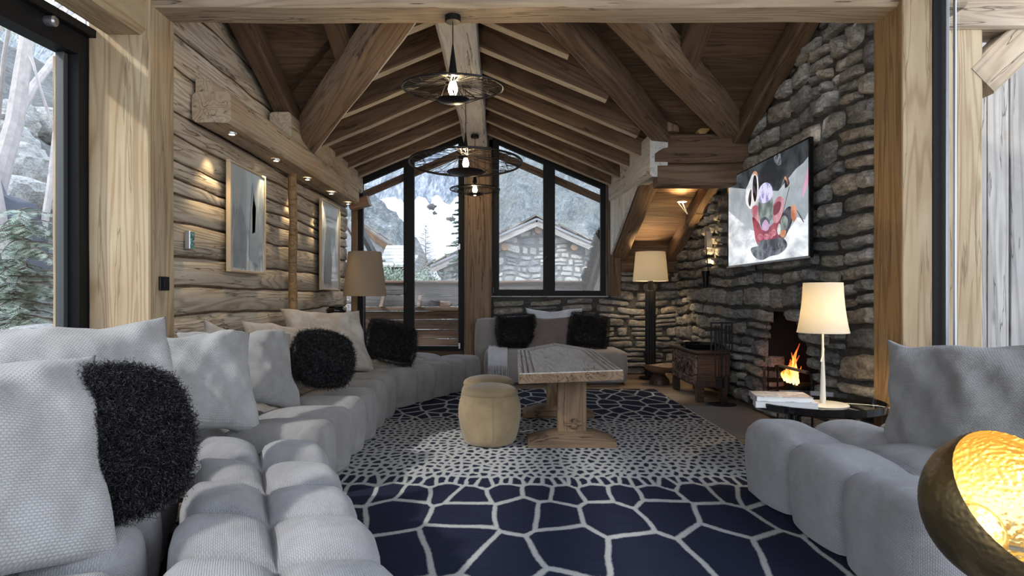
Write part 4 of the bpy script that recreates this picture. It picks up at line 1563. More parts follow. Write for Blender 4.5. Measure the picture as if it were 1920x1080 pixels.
# tall lamp with fluted black column
LX, LY = 1.985, 8.52
r = thing('floor_lamp', 'floor lamp with a fluted black column and glowing ivory shade by the stone corner', 'lamp', (LX, LY, 0))
lampshade(r, (LX, LY, 1.30), 0.195, 0.232, 0.385, M['shade_white'])
mb = MB()
mb.lathe([(0, 0.0), (0.15, 0), (0.15, 0.02), (0.06, 0.03), (0.055, 0.04)], (LX, LY, 0), 32)
mb.obj('lamp_base', M['iron'], r)


def flute(p, a):
    k = 1 - 0.09 * abs(math.sin(a * 8))
    return V((p.x * k, p.y * k, p.z))
mb = MB(); mb.lathe([(0.07, 0.03), (0.07, 1.17), (0.062, 1.18), (0.0, 1.18)], (LX, LY, 0), 128, fn=flute)
mb.lathe([(0.036, 1.175), (0.036, 1.30), (0.0, 1.30)], (LX, LY, 0), 96, fn=flute)
mb.obj('column', M['iron'], r)
mb = MB(); mb.tube([(LX, LY, 1.28), (LX, LY, 1.44)], 0.008, 8)
mb.obj('stem', M['black'], r)
mb = MB(); mb.lathe([(0, 1.44), (0.02, 1.45), (0.034, 1.49), (0.026, 1.53), (0, 1.545)], (LX, LY, 0), 20)
mb.obj('bulb', M['bulb'], r)
point('floor_lamp_light', (LX, LY, 1.49), 38)

# table lamp on the round table
TX, TY, TT = 2.06, 4.10, 0.405
r = thing('table_lamp', 'slender ivory table lamp with a flared lit shade on the round black table', 'lamp', (TX, TY, TT))
mb = MB(); mb.lathe([(0, 0.010), (0.02, 0.010), (0.145, 0.008), (0.152, 0.004), (0.152, 0.0), (0, 0)], (TX, TY, TT), 48)
mb.obj('lamp_base', M['ivory'], r)
mb = MB(); mb.tube([(TX, TY, TT + 0.008), (TX, TY, TT + 0.15), (TX, TY, TT + 0.30), (TX, TY, TT + 0.40), (TX, TY, TT + 0.50)], [0.0185, 0.015, 0.009, 0.0065, 0.006], 16)
mb.obj('stem', M['ivory'], r)
mb = MB(); mb.tube([(TX + 0.004, TY - 0.004, TT + 0.36), (TX - 0.004, TY - 0.010, TT + 0.32), (TX - 0.018, TY - 0.014, TT + 0.275)], [0.004, 0.0055, 0.0065], 10)
mb.obj('switch_handle', M['ivory'], r)
mb = MB()
prf = [(0.155, 0.0), (0.146, 0.04), (0.136, 0.10), (0.127, 0.17), (0.121, 0.24), (0.117, 0.32)]
mb.lathe(prf, (TX, TY, TT + 0.46), 56); mb.lathe([(a - 0.004, b) for a, b in reversed(prf)], (TX, TY, TT + 0.46), 56)
mb.obj('lamp_shade', M['shade_white'], r, sharp=180)
mb = MB(); mb.lathe([(0, 0.0), (0.018, 0.01), (0.03, 0.05), (0.022, 0.085), (0, 0.095)], (TX, TY, TT + 0.53), 20)
mb.obj('bulb', M['bulb'], r)
point('table_lamp_light', (TX, TY, TT + 0.60), 11)
mb = MB(); mb.tube([(TX + 0.13, TY - 0.03, TT + 0.012), (TX + 0.19, TY - 0.12, TT + 0.02), (TX + 0.235, TY - 0.20, TT + 0.026), (TX + 0.28, TY - 0.24, TT + 0.02), (TX + 0.33, TY - 0.3, TT - 0.1)], 0.003, 6)
mb.obj('cord', M['ivory'], r)

# round glossy table
CX, CY = 2.02, 4.12
r = thing('side_table', 'round glossy black side table with a raised rim before the fireplace', 'table', (CX, CY, 0))
mb = MB()
mb.lathe([(0, -0.022), (0.385, -0.022), (0.405, -0.012), (0.408, 0.028), (0.398, 0.030), (0.392, 0.0), (0.30, 0.0), (0, 0.0)], (CX, CY, TT - 0.001), 72)
mb.obj('table_top', M['gloss'], r, sharp=40)
mb = MB()
mb.tube([(CX - 0.20, CY - 0.1, 0.014), (CX - 0.20, CY - 0.1, TT - 0.02)], 0.018, 12)
mb.obj('leg', M['gloss'], r)
mb = MB(); mb.tube([(CX + 0.20, CY - 0.1, 0.014), (CX + 0.20, CY - 0.1, TT - 0.02)], 0.018, 12); mb.obj('leg', M['gloss'], r)
mb = MB(); mb.tube([(CX, CY + 0.24, 0.014), (CX, CY + 0.24, TT - 0.02)], 0.018, 12); mb.obj('leg', M['gloss'], r)
mb = MB(); mb.lathe([(0, 0.014), (0.30, 0.014), (0.305, 0.008), (0.305, 0), (0, 0)], (CX, CY, 0.0), 56)
mb.obj('table_base', M['gloss'], r)

# books
def book(label, x, y, z, wd, dp, th, ang, cov):
    m = Matrix.Translation((x, y, z)) @ Matrix.Rotation(ang, 4, 'Z')
    r = thing('book', label, 'book', (0, 0, 0), 'books on the round table')
    r.matrix_basis = m
    mb = MB(); mb.box((-wd / 2 + .003, -dp / 2 + .004, 0.003), (wd / 2 - .004, dp / 2 - .004, th - .003))
    o = mb.obj('pages', M['paper'], smooth=False); o.parent = r
    mb = MB()
    mb.box((-wd / 2, -dp / 2, 0), (wd / 2, dp / 2, 0.003)); mb.box((-wd / 2, -dp / 2, th - .003), (wd / 2, dp / 2, th)); mb.box((-wd / 2 - .002, -dp / 2, 0), (-wd / 2 + .002, dp / 2, th))
    o = mb.obj('cover', cov, smooth=False); o.parent = r
    return r


def cover_mat():
    k = NT('magazine cover')
    ob = k.n('TexCoord').outputs['Object']
    n = k.noise(k.vec('MULTIPLY', ob, (1.0, 1.4, 1.0)), 11.0, 4, 0.6, 1.0)
    c = k.ramp(n, [(0.42, (0.72, 0.72, 0.72)), (0.52, (0.45, 0.45, 0.47)), (0.56, (0.12, 0.12, 0.14)), (0.60, (0.65, 0.62, 0.6)), (0.72, (0.4, 0.1, 0.08))])
    return k.fin(c, 0.3)


M['magcover'] = cover_mat()
book('thick pale grey book at the bottom of the pile on the round table', 1.79, 4.06, TT, 0.36, 0.25, 0.040, -0.25, M['cover'])
book('white picture book on top of the pile on the round table', 1.775, 4.07, TT + 0.0405, 0.33, 0.24, 0.030, -0.18, M['magcover'])

# gold hammered bowl lamp
def hammered(name, c1, c2, rough, scale, st):
    k = NT(name)
    ob = k.n('TexCoord').outputs['Object']
    v = k.n('TexVoronoi', {'feature': 'SMOOTH_F1'}, Vector=ob, Scale=scale).outputs['Distance']
    nn = k.noise(ob, 18.0, 3)
    c = k.mix(nn, c1, c2)
    return k.fin(c, rough, k.bump(k.math('ADD', v, k.math('MULTIPLY', nn, 0.4)), st, 0.006), 1.0)


M['goldin'] = hammered('hammered gold leaf', (0.85, 0.60, 0.22), (0.95, 0.74, 0.34), 0.36, 75.0, 0.7)
M['goldout'] = hammered('dark aged brass', (0.22, 0.165, 0.08), (0.36, 0.275, 0.14), 0.38, 70.0, 0.35)
ax = V((0.16, -0.74, 0.64)).normalized()
GC = V((1.34, 1.68, 0.535))
mz = ax.to_track_quat('Z', 'Y').to_matrix().to_4x4(); mz.translation = GC
r = thing('bowl_lamp', 'hammered gold bowl lamp tilted on a dark stand beside the right sofa', 'lamp', GC)
RB = 0.213


def rimw(p, a): return p
prof = []
for i in range(26):
    t = math.pi - (math.pi - 1.22) * i / 25
    prof.append((RB * math.sin(t) * (1.0 if True else 1), RB * math.cos(t) * 0.92))
mb = MB(); mb.lathe(prof, n=96, mat=mz, fn=lambda p, a: V((p.x, p.y, p.z + (0.0012 * math.sin(a * 47) if p.z > 0.05 else 0))))
mb.obj('bowl_outside', M['goldout'], r, sharp=180)
mb = MB()
prof2 = [(a * 0.975, b * 0.975 + 0.001) for a, b in prof]
prof2[-1] = (prof[-1][0] - 0.0005, prof[-1][1])
mb.lathe(prof2, n=96, mat=mz, fn=lambda p, a: V((p.x, p.y, p.z + (0.0012 * math.sin(a * 47) if p.z > 0.05 else 0))))
mb.obj('bowl_inside', M['goldin'], r, sharp=180)
zb = -RB * 0.92 * 0.97
mb = MB(); mb.lathe([(0.03, zb + 0.0), (0.065, zb + 0.012), (0.082, zb + 0.045), (0.078, zb + 0.075), (0.062, zb + 0.093), (0.046, zb + 0.092), (0.04, zb + 0.07), (0.036, zb + 0.04), (0.0, zb + 0.036)], n=64, mat=mz)
mb.obj('reflector_ring', M['goldin'], r, sharp=180)
mb = MB(); mb.lathe([(0.0, zb + 0.066), (0.020, zb + 0.060), (0.030, zb + 0.045), (0.028, zb + 0.038)], n=24, mat=mz)
M['bulb_soft'] = emis('softly glowing bulb', (1.0, 0.8, 0.5), 3)
mb.obj('bulb', M['bulb_soft'], r)
lp = mz @ V((0, 0, zb + 0.11))
ld = bpy.data.lights.new('bowl_lamp_light', 'POINT'); ld.energy = 0.45; ld.color = (1, 0.8, 0.5); ld.shadow_soft_size = 0.02
lo = bpy.data.objects.new('bowl_lamp_light', ld); C.objects.link(lo); lo.location = lp
mb = MB()
for (dx, dy) in ((-0.105, -0.03), (0.13, -0.08), (0.02, 0.14)):
    mb = MB()
    mb.tube([(GC.x + dx, GC.y + dy, 0.0), (GC.x + dx, GC.y + dy, 0.42)], 0.0075, 12)
    mb.obj('stand_leg', M['black'], r)
mb = MB()
mb.tube([(GC.x + 0.015 + 0.125 * math.cos(t * math.pi / 24), GC.y + 0.01 + 0.125 * math.sin(t * math.pi / 24), 0.395) for t in range(48)], 0.009, 10, closed=True)
mb.obj('stand_ring', M['steel'], r)

# wall reading lamp among the stones
WX = XR - 0.08
r = thing('wall_lamp', 'black jointed reading lamp with a small lit disc on the stone wall', 'lamp', (WX, 7.55, 1.7))
mb = MB(); mb.box((WX - 0.02, 7.48, 1.66), (WX + 0.05, 7.56, 1.86), 0, 0.004)
mb.obj('wall_box', M['steel'], r)
mb = MB()
a1 = V((WX, 7.60, 1.75)); a2 = V((2.19, 7.60, 1.97)); a3 = V((2.21, 7.60, 2.07)); a4 = V((2.145, 7.60, 2.22))
mb.tube([a1, (2.30, 7.60, 1.80), a2, a3], 0.006, 8)
mb.obj('arm', M['black'], r)
mb = MB(); mb.tube([a3, a4], 0.007, 8); mb.tube([a3, a4 + V((-0.04, 0, -0.02))], 0.004, 8)
mb.obj('head_arm', M['ivory'], r)
mb = MB(); mb.lathe([(0, 0.012), (0.05, 0.010), (0.062, 0.0), (0.055, -0.004), (0, -0.004)], a4, 32)
mb.obj('disc_head', M['ivory'], r)
mb = MB(); mb.lathe([(0, -0.005), (0.05, -0.005)], a4, 28)
mb.obj('diffuser', M['spot'], r)
mb = MB(); mb.tube([(WX - 0.02, 7.5, 1.67), (WX - 0.05, 7.38, 1.55), (WX - 0.06, 7.30, 1.40), (WX - 0.04, 7.36, 1.27), (WX - 0.03, 7.42, 1.22)], 0.006, 8)
mb.obj('rod', M['black'], r)
mb = MB(); mb.lathe([(0.022, 0.0), (0.05, 0.19), (0.047, 0.19), (0.02, 0.004)], (WX - 0.045, 7.44, 1.20), 28); mb.lathe([(0, 0.0), (0.022, 0.0)], (WX - 0.045, 7.44, 1.20), 28)
mb.obj('cone_head', M['black'], r)
ld = bpy.data.lights.new('cone_light', 'SPOT'); ld.energy = 14; ld.color = (1, 0.68, 0.32); ld.spot_size = 1.7; ld.spot_blend = 0.6; ld.shadow_soft_size = 0.02
lo = bpy.data.objects.new('cone_light', ld); C.objects.link(lo); lo.location = (WX - 0.045, 7.44, 1.37); lo.rotation_euler = (math.pi, 0, 0)
ld = bpy.data.lights.new('disc_light', 'SPOT'); ld.energy = 8; ld.color = (1, 0.68, 0.32); ld.spot_size = 2.4; ld.spot_blend = 0.6; ld.shadow_soft_size = 0.04
lo = bpy.data.objects.new('disc_light', ld); C.objects.link(lo); lo.location = a4 + V((0, 0, 0.02)); lo.rotation_euler = (math.pi, 0, 0)

# ---------------------------------------------------------------- wire pendants
def pendant(label, c, dia, top, platez, seed, tiltx=0.0, canopy=True, cone=0.0, en=8):
    rng = random.Random(seed)
    c = V(c); Rr = dia / 2
    r = thing('pendant_lamp', label, 'lamp', c, 'three wire disc pendants')
    tm = Matrix.Rotation(tiltx, 3, 'X')

    def T(p): return c + tm @ V(p)
    mb = MB()
    mb.tube([T((Rr * math.cos(t * math.pi / 36), Rr * math.sin(t * math.pi / 36), 0)) for t in range(72)], Rr * 0.016 + 0.0015, 8, closed=True)
    ri = Rr * 0.17
    mb.tube([T((ri * math.cos(t * math.pi / 16), ri * math.sin(t * math.pi / 16), Rr * 0.10)) for t in range(32)], 0.0035, 6, closed=True)
    mb.obj('rim', M['black'], r)
    mb = MB()
    for k in range(96):
        a = rng.uniform(0, 2 * math.pi)
        if k < 60:
            b = a + rng.uniform(-0.35, 0.35)
            mb.tube([T((Rr * math.cos(a), Rr * math.sin(a), 0)), T((ri * math.cos(b), ri * math.sin(b), Rr * 0.10))], 0.0021, 4)
        else:
            b = a + rng.uniform(0.4, 1.1)
            mb.tube([T((Rr * math.cos(a), Rr * math.sin(a), 0)), T((Rr * 0.72 * math.cos((a + b) / 2), Rr * 0.72 * math.sin((a + b) / 2), Rr * 0.03)), T((Rr * math.cos(b), Rr * math.sin(b), 0))], 0.0021, 4)
    mb.obj('wire_web', M['black'], r)
    pr = Rr * 0.34
    for a in (0.5, 2.6, 4.7):
        mb = MB()
        mb.tube([T((ri * math.cos(a), ri * math.sin(a), Rr * 0.10)), T((pr * 0.9 * math.cos(a + .2), pr * 0.9 * math.sin(a + .2), platez)), T((Rr * math.cos(a), Rr * math.sin(a), 0))], 0.0028, 5)
        mb.obj('strut', M['black'], r)
    mb = MB(); mb.lathe([(0, -0.012), (pr * 0.6, -0.010), (pr, 0.008), (pr * 0.98, 0.012), (pr * 0.6, -0.004), (0, -0.006)], n=40, mat=Matrix.Translation(c) @ tm.to_4x4() @ Matrix.Translation((0, 0, platez)))
    mb.obj('reflector_dish', M['steel'] if False else M['black'], r)
    bs = 0.9
    bz = c.z + 0.0
    mb = MB(); mb.lathe([(0.0, -0.055), (0.018, -0.048), (0.030, -0.022), (0.031, -0.002), (0.022, 0.03), (0.014, 0.05)], (c.x, c.y, bz), 24)
    mb.obj('bulb', M['bulb'], r, sharp=180)
    mb = MB(); mb.tube([(c.x, c.y, bz + 0.045), (c.x, c.y, bz + 0.10)], 0.017, 14)
    mb.obj('socket', M['black'], r)
    mb = MB()
    if cone: mb.tube([(c.x, c.y, bz + 0.08), (c.x, c.y, bz + 0.08 + cone)], [0.030, 0.004], 20)
    mb.tube([(c.x, c.y, bz + 0.08), (c.x, c.y, top)], 0.0032, 8)
    mb.obj('cord', M['black'], r)
    if canopy:
        mb = MB(); mb.lathe([(0, 0.0), (0.046, 0.0), (0.052, -0.006), (0.052, -0.038), (0.048, -0.042), (0, -0.042)], (c.x, c.y, top), 32)
        o = mb.obj('ceiling_rose', M['black'], r); fix_normals(o)
    point('pendant_light', (c.x, c.y, bz - 0.07), en, rad=0.03)
    return r


pendant('wire disc pendant hanging nearest, from the pale cross timber', (-0.312, 4.12, 2.44), 0.65, 2.905, -0.085, 1, 0.06, True, 0.20)
pendant('widest wire disc pendant, second back along the ridge', (-0.345, 6.20, 2.39), 1.09, 3.14, -0.10, 2, -0.05, True, 0.22)
pendant('smallest wire disc pendant, just in front of the gable post', (-0.335, 8.10, 2.45), 0.63, 3.14, -0.07, 3, -0.02, True, 0.18)

# ================================================================ PICTURES
def art_mat(name, seed, dark):
    k = NT(name)
    ob = k.n('TexCoord').outputs['Object']
    s = k.n('SeparateXYZ', i0=ob)
    p = k.vec('ADD', k.vec('MULTIPLY', ob, (7.0, 1.0, 1.3)), (seed, 0, 0))
    n1 = k.noise(p, 1.0, 4, 0.6, 0.5)
    n2 = k.noise(k.vec('MULTIPLY', ob, (60.0, 1.0, 5.0)), 1.0, 3)
    zz = k.math('MULTIPLY', s.outputs['Z'], -0.55)
    f = k.math('ADD', k.math('ADD', n1, zz), k.math('MULTIPLY', k.math('SUBTRACT', n2, 0.5), 0.25))
    c = k.ramp(f, [(0.34, (0.45, 0.50, 0.51)), (0.47, (0.36, 0.42, 0.45)), (0.55, (0.17, 0.20, 0.24)), (0.64, (0.25, 0.27, 0.31)), (0.75, (0.60, 0.62, 0.63))])
    k.b.inputs['Coat Weight'].default_value = 1.0
    k.b.inputs['Coat Roughness'].default_value = 0.03
    return k.fin(c, 0.4)


M['artframe'] = plain('pale oak picture frame', (0.50, 0.40, 0.27), 0.5)


def picture(label, y0, y1, z0, z1, seed):
    xw = XL + 0.04
    r = thing('framed_picture', label, 'picture', (xw, (y0 + y1) / 2, (z0 + z1) / 2), 'two tall pictures on the log wall')
    m = Matrix.Translation((xw, (y0 + y1) / 2, (z0 + z1) / 2)) @ Matrix.Rotation(math.pi / 2, 4, 'Z')
    w2, h2 = (y1 - y0) / 2, (z1 - z0) / 2
    mb = MB()
    t = 0.018
    mb.box((-w2, -0.035, -h2), (w2, 0.0, -h2 + t), 0, 0.002); mb.box((-w2, -0.035, h2 - t), (w2, 0.0, h2), 0, 0.002)
    mb.box((-w2, -0.035, -h2 + t), (-w2 + t, 0.0, h2 - t), 0, 0.002); mb.box((w2 - t, -0.035, -h2 + t), (w2, 0.0, h2 - t), 0, 0.002)
    mb.obj('picture_frame', M['artframe'], r, mw=m)
    mb = MB(); mb.box((-w2 + t, -0.022, -h2 + t), (w2 - t, -0.004, h2 - t))
    mb.obj('painting', art_mat('painting ' + str(seed), seed, 0), r, smooth=False, mw=m)
    mb = MB()
    rr = random.Random(int(seed * 10))

    return r, m, w2, h2


def strokes(r, m, items):
    for nm, col, pts in items:
        mb = MB()
        vs = [(x, -0.0235, z) for x, z in pts]
        mb.add(vs, [tuple(range(len(vs)))])
        mb.obj('painted_shape', col, r, smooth=False, mw=m)


M['pgrey'] = plain('slate paint', (0.22, 0.25, 0.28), 0.35, 0, 9, 0.0, 0.5)
M['pmist'] = plain('mist paint', (0.33, 0.38, 0.41), 0.35, 0, 9, 0.0, 0.3)
r, m, w2, h2 = picture('tall blue grey abstract picture nearer the pale post, beside the touch panel', 4.95, 5.70, 1.29, 2.16, 1.0)
strokes(r, m, [('a', M['pgrey'], [(-0.29, -0.40), (-0.05, -0.40), (-0.03, -0.15), (-0.08, 0.02), (-0.14, 0.10), (-0.17, 0.13), (-0.20, 0.08), (-0.28, -0.02)]),
               ('b', M['pmist'], [(0.02, -0.32), (0.22, -0.36), (0.24, 0.05), (0.17, 0.22), (0.10, 0.33), (0.08, 0.20), (0.04, 0.0)]),
               ('c', M['pgrey'], [(0.09, -0.10), (0.15, -0.08), (0.17, 0.12), (0.115, 0.24), (0.09, 0.1)])])
r, m, w2, h2 = picture('tall blue grey abstract picture beyond the round pole, nearer the gable window', 7.48, 8.32, 1.17, 2.25, 4.3)
strokes(r, m, [('a', M['pgrey'], [(-0.30, -0.46), (0.02, -0.46), (0.06, -0.2), (0.0, 0.05), (-0.12, 0.18), (-0.25, 0.02)])])

# small devices
r = thing('touch_panel', 'small black touch panel with a leafy picture on the log wall', 'control panel', (XL + 0.03, 4.40, 1.49))
mb = MB(); mb.box((XL + 0.01, 4.365, 1.42), (XL + 0.045, 4.435, 1.545), 0, 0.004)
mb.obj('casing', M['steel'], r)


def leaf_mat():
    k = NT('panel screen')
    ob = k.n('TexCoord').outputs['Object']
    n = k.noise(ob, 45.0, 4, 0.6, 2.0)
    c = k.ramp(n, [(0.4, (0.004, 0.012, 0.012)), (0.55, (0.02, 0.09, 0.07)), (0.66, (0.3, 0.45, 0.35))])
    k.set(k.b.inputs['Emission Color'], c); k.b.inputs['Emission Strength'].default_value = 0.25
    return k.fin(c, 0.1)


mb = MB(); mb.box((XL + 0.045, 4.370, 1.425), (XL + 0.047, 4.430, 1.540))
mb.obj('screen', leaf_mat(), r, smooth=False)
r = thing('light_switch', 'black square light switch on the pale post', 'switch', (XL, 4.1, 1.19))
mb = MB(); mb.box((XL - 0.002, 4.05, 1.135), (XL + 0.012, 4.165, 1.225), 0, 0.003)
mb.obj('switch_plate', M['black'], r)
mb = MB(); mb.box((XL + 0.010, 4.09, 1.155), (XL + 0.017, 4.125, 1.205), 0, 0.002)
mb.obj('rocker', M['iron'], r)

# table with black bowl behind the cushions
r = thing('corner_table', 'dark slim table hidden behind the cushions by the log wall', 'table', (-1.86, 7.25, 0))
mb = MB(); mb.lathe([(0, 0.0), (0.17, 0), (0.175, 0.006), (0.175, 0.022), (0, 0.024)], (-1.88, 7.28, 0.86), 36); mb.obj('table_top', M['iron'], r)
mb = MB(); mb.tube([(-1.88, 7.28, 0.01), (-1.88, 7.28, 0.87)], 0.016, 12); mb.lathe([(0, 0.0), (0.13, 0), (0.13, 0.012), (0, 0.014)], (-1.88, 7.28, 0.0), 32); mb.obj('pedestal', M['iron'], r)
mb = MB(); mb.lathe([(0, 0.0), (0.06, 0.0), (0.10, 0.02), (0.112, 0.05), (0.10, 0.075), (0.08, 0.082), (0.085, 0.092), (0.09, 0.098), (0.07, 0.09), (0.05, 0.03), (0, 0.02)], (-1.88, 7.28, 0.8845), 40)
props(mb.obj('black_bowl', M['gloss'], sharp=60), 'small squat black bowl standing below the tan lamp shade', 'bowl')

# ================================================================ TELEVISION
TVX = XR - 0.13
ty0, ty1, tz0, tz1 = 4.925, 6.715, 1.396, 2.329
r = thing('television', 'large flat television on the stone wall showing a ski racer on snow', 'television', (TVX, 5.9, 1.87))
mb = MB()
mb.box((TVX, ty0, tz0), (TVX + 0.035, ty1, tz1), 0, 0.004)
mb.box((TVX + 0.03, 5.6, 1.6), (XR - 0.02, 6.2, 2.1))
mb.obj('casing', M['gloss'], r)
mb = MB(); mb.box((TVX - 0.006, ty0, tz0 - 0.004), (TVX + 0.01, ty1, tz0 + 0.012), 0, 0.002); mb.box((TVX - 0.010, 6.10, tz0 - 0.012), (TVX + 0.01, 6.26, tz0 - 0.002), 0, 0.002)
mb.obj('chin', M['steel'], r)


def scr_mat(name, c1, c2, scale=6.0, e=0.9, stretch=(1, 1, 1), stops=(0.4, 0.6)):
    k = NT(name)
    ob = k.n('TexCoord').outputs['Object']
    n = k.noise(k.vec('MULTIPLY', ob, stretch), scale, 4, 0.6, 0.4)
    c = k.ramp(n, [(stops[0], c1), (stops[1], c2)])
    k.b.inputs['Base Color'].default_value = (0.005, 0.005, 0.005, 1)
    k.set(k.b.inputs['Emission Color'], c)
    k.b.inputs['Emission Strength'].default_value = e
    k.b.inputs['Roughness'].default_value = 0.12
    return k.m


E = 0.42
SC = {
    'night': scr_mat('screen dark sky', (0.012, 0.015, 0.018), (0.055, 0.062, 0.070), 2.0, E * 1.6),
    'mist': scr_mat('screen grey mist', (0.30, 0.34, 0.37), (0.45, 0.49, 0.52), 2.5, E),
    'snow': scr_mat('screen snow', (0.42, 0.46, 0.50), (0.95, 0.97, 1.0), 3.0, E, (1, 1, 2.5), (0.35, 0.62)),
    'red': scr_mat('screen red suit', (0.17, 0.02, 0.04), (0.42, 0.06, 0.09), 4.0, E),
    'pink': scr_mat('screen pink glove', (0.42, 0.13, 0.17), (0.62, 0.32, 0.36), 6.0, E),
    'violet': scr_mat('screen violet helmet', (0.30, 0.27, 0.55), (0.72, 0.70, 0.90), 9.0, E, (1, 1, 1), (0.45, 0.52)),
    'white': scr_mat('screen white board', (0.55, 0.56, 0.58), (0.92, 0.92, 0.92), 5.0, E),
    'dark': scr_mat('screen dark kit', (0.006, 0.006, 0.01), (0.10, 0.09, 0.11), 9.0, E),
    'orange': scr_mat('screen orange tip', (0.45, 0.16, 0.08), (0.70, 0.34, 0.2), 5.0, E),
    'green': scr_mat('screen grey green', (0.10, 0.13, 0.12), (0.32, 0.36, 0.33), 7.0, E),
    'pole': scr_mat('screen pink post', (0.65, 0.30, 0.48), (0.75, 0.45, 0.60), 3.0, E),
    'shade': scr_mat('screen soft shadow', (0.02, 0.02, 0.028), (0.20, 0.21, 0.24), 8.0, E),
    'lilac': scr_mat('screen lilac badge', (0.45, 0.26, 0.48), (0.62, 0.42, 0.62), 8.0, E),
}


def warp(px, py):
    """zoom pixel of the picture on the screen -> u (0 far .. 1 near), v (0 bottom .. 1 top)"""
    X, Yp = 1340 + px / 3.6, 240 + py / 3.6
    y = TVX * FPX / (X - VPX)
    z = CAM_H - (Yp - VPY) / FPX * y
    return y, z


layer = [0]


def shape(mat, pts, name='screen_image'):
    layer[0] += 1
    x = TVX - 0.0008 - 0.00022 * layer[0]
    vs = []
    for p in pts:
        y, z = warp(*p)
        y = min(max(y, ty0 + 0.014), ty1 - 0.014); z = min(max(z, tz0 + 0.016), tz1 - 0.014)
        vs.append((x, y, z))
    n = len(vs)
    c = sum((V(v) for v in vs), V()) / n
    bm = bmesh.new()
    bv = [bm.verts.new(v) for v in vs]
    f = bm.faces.new(bv)
    bmesh.ops.triangulate(bm, faces=[f])
    for f in bm.faces:
        f.normal_update()
        if f.normal.x > 0: f.normal_flip()
    me = bpy.data.meshes.new(name)
    bm.to_mesh(me); bm.free()
    me.materials.append(SC[mat])
    return me


def curve(pts, n=4):
    """closed Catmull-Rom through pts"""
    out = []
    m = len(pts)
    for i in range(m):
        p0, p1, p2, p3 = pts[i - 1], pts[i], pts[(i + 1) % m], pts[(i + 2) % m]
        for k in range(n):
            t = k / n
            out.append(tuple(0.5 * ((2 * p1[j]) + (-p0[j] + p2[j]) * t + (2 * p0[j] - 5 * p1[j] + 4 * p2[j] - p3[j]) * t * t + (-p0[j] + 3 * p1[j] - 3 * p2[j] + p3[j]) * t ** 3) for j in (0, 1)))
    return out


def ring(cx, cy, rx, ry, w_):
    o_ = [(cx + rx * math.cos(a), cy + ry * math.sin(a)) for a in [i * math.pi / 9 for i in range(19)]]
    i_ = [(cx + (rx - w_) * math.cos(a), cy + (ry - w_) * math.sin(a)) for a in [i * math.pi / 9 for i in range(18, -1, -1)]]
    return o_ + i_


meshes = []
def S_(mat, pts, smooth=True): meshes.append(shape(mat, curve(pts) if smooth else pts))
S_('night', [(95, 345), (660, 60), (660, 900), (95, 950)], False)
S_('mist', [(95, 400), (240, 415), (430, 425), (545, 370), (550, 275), (600, 235), (660, 180), (660, 900), (95, 950)], False)
S_('shade', [(400, 200), (440, 170), (450, 240), (420, 250)])
S_('pole', [(600, 400), (648, 220), (650, 290), (625, 390), (598, 470)])
S_('snow', [(95, 560), (140, 600), (250, 690), (320, 760), (470, 740), (560, 600), (610, 620), (660, 560), (660, 905), (95, 950)], False)
S_('shade', [(245, 815), (300, 795), (380, 770), (470, 750), (490, 800), (440, 850), (380, 865), (320, 892), (270, 870)])
S_('white', [(228, 380), (262, 300), (285, 300), (295, 360), (298, 470), (280, 520), (262, 540), (238, 545), (212, 500), (212, 420)])
S_('dark', [(262, 340), (275, 318), (286, 350), (288, 450), (272, 500), (258, 430)])
S_('dark', [(236, 440), (250, 415), (248, 500), (238, 530), (228, 490)])
S_('orange', [(258, 318), (270, 292), (288, 300), (290, 330), (275, 308)])
S_('pink', [(250, 560), (262, 528), (292, 525), (305, 590), (300, 640), (268, 610)])
S_('red', [(258, 600), (300, 640), (330, 690), (400, 640), (430, 560), (470, 590), (460, 690), (430, 760), (360, 800), (305, 800), (280, 760), (268, 690)])
S_('pink', [(398, 520), (430, 465), (462, 470), (472, 510), (455, 590), (425, 640), (398, 630), (392, 570)])
S_('red', [(396, 540), (425, 498), (452, 505), (440, 560), (405, 590)])
S_('green', [(300, 500), (350, 480), (392, 470), (398, 560), (385, 620), (345, 640), (315, 640), (300, 580)])
S_('dark', [(312, 620), (350, 600), (375, 640), (345, 690), (318, 670)])
S_('lilac', [(322, 660), (345, 618), (372, 655), (362, 690), (335, 692)])
S_('violet', [(300, 470), (305, 410), (335, 372), (368, 372), (390, 405), (392, 460), (360, 500), (320, 505)])
for (cx, cy, rx, ry) in ((312, 735, 19, 22), (352, 735, 19, 22), (384, 722, 17, 22), (404, 705, 17, 24)):
    meshes.append(shape('pink', ring(cx, cy, rx, ry, 2.2)))
S_('dark', [(478, 400), (480, 335), (500, 335), (510, 375), (490, 402)])
S_('orange', [(474, 342), (482, 326), (494, 350), (500, 388), (488, 355)])
meshes.append(shape('dark', [(508, 395), (511, 398), (452, 640), (447, 640)]))
meshes.append(shape('mist', [(470, 345), (472, 347), (444, 450), (441, 450)]))
S_('dark', [(452, 620), (475, 560), (505, 530), (530, 545), (530, 620), (500, 700), (470, 745), (440, 730)])
S_('green', [(452, 620), (475, 590), (500, 620), (490, 680), (455, 690)])
S_('orange', [(522, 600), (524, 530), (545, 518), (560, 550), (555, 610), (540, 632)])
S_('orange', [(448, 700), (475, 685), (488, 700), (475, 738), (452, 732)])
S_('white', [(428, 690), (440, 645), (452, 665), (448, 710), (436, 720)])
S_('dark', [(562, 560), (568, 562), (606, 625), (602, 632)])
S_('shade', [(300, 770), (400, 750), (470, 740), (470, 790), (420, 815), (330, 830)])
rsc = None
for i, me in enumerate(meshes):
    o = bpy.data.objects.new('screen' if i == 0 else 'screen_image', me)
    C.objects.link(o)
    if i == 0:
        o.parent = r; o.matrix_parent_inverse = chain(r).inverted(); rsc = o
    else:
        o.parent = rsc

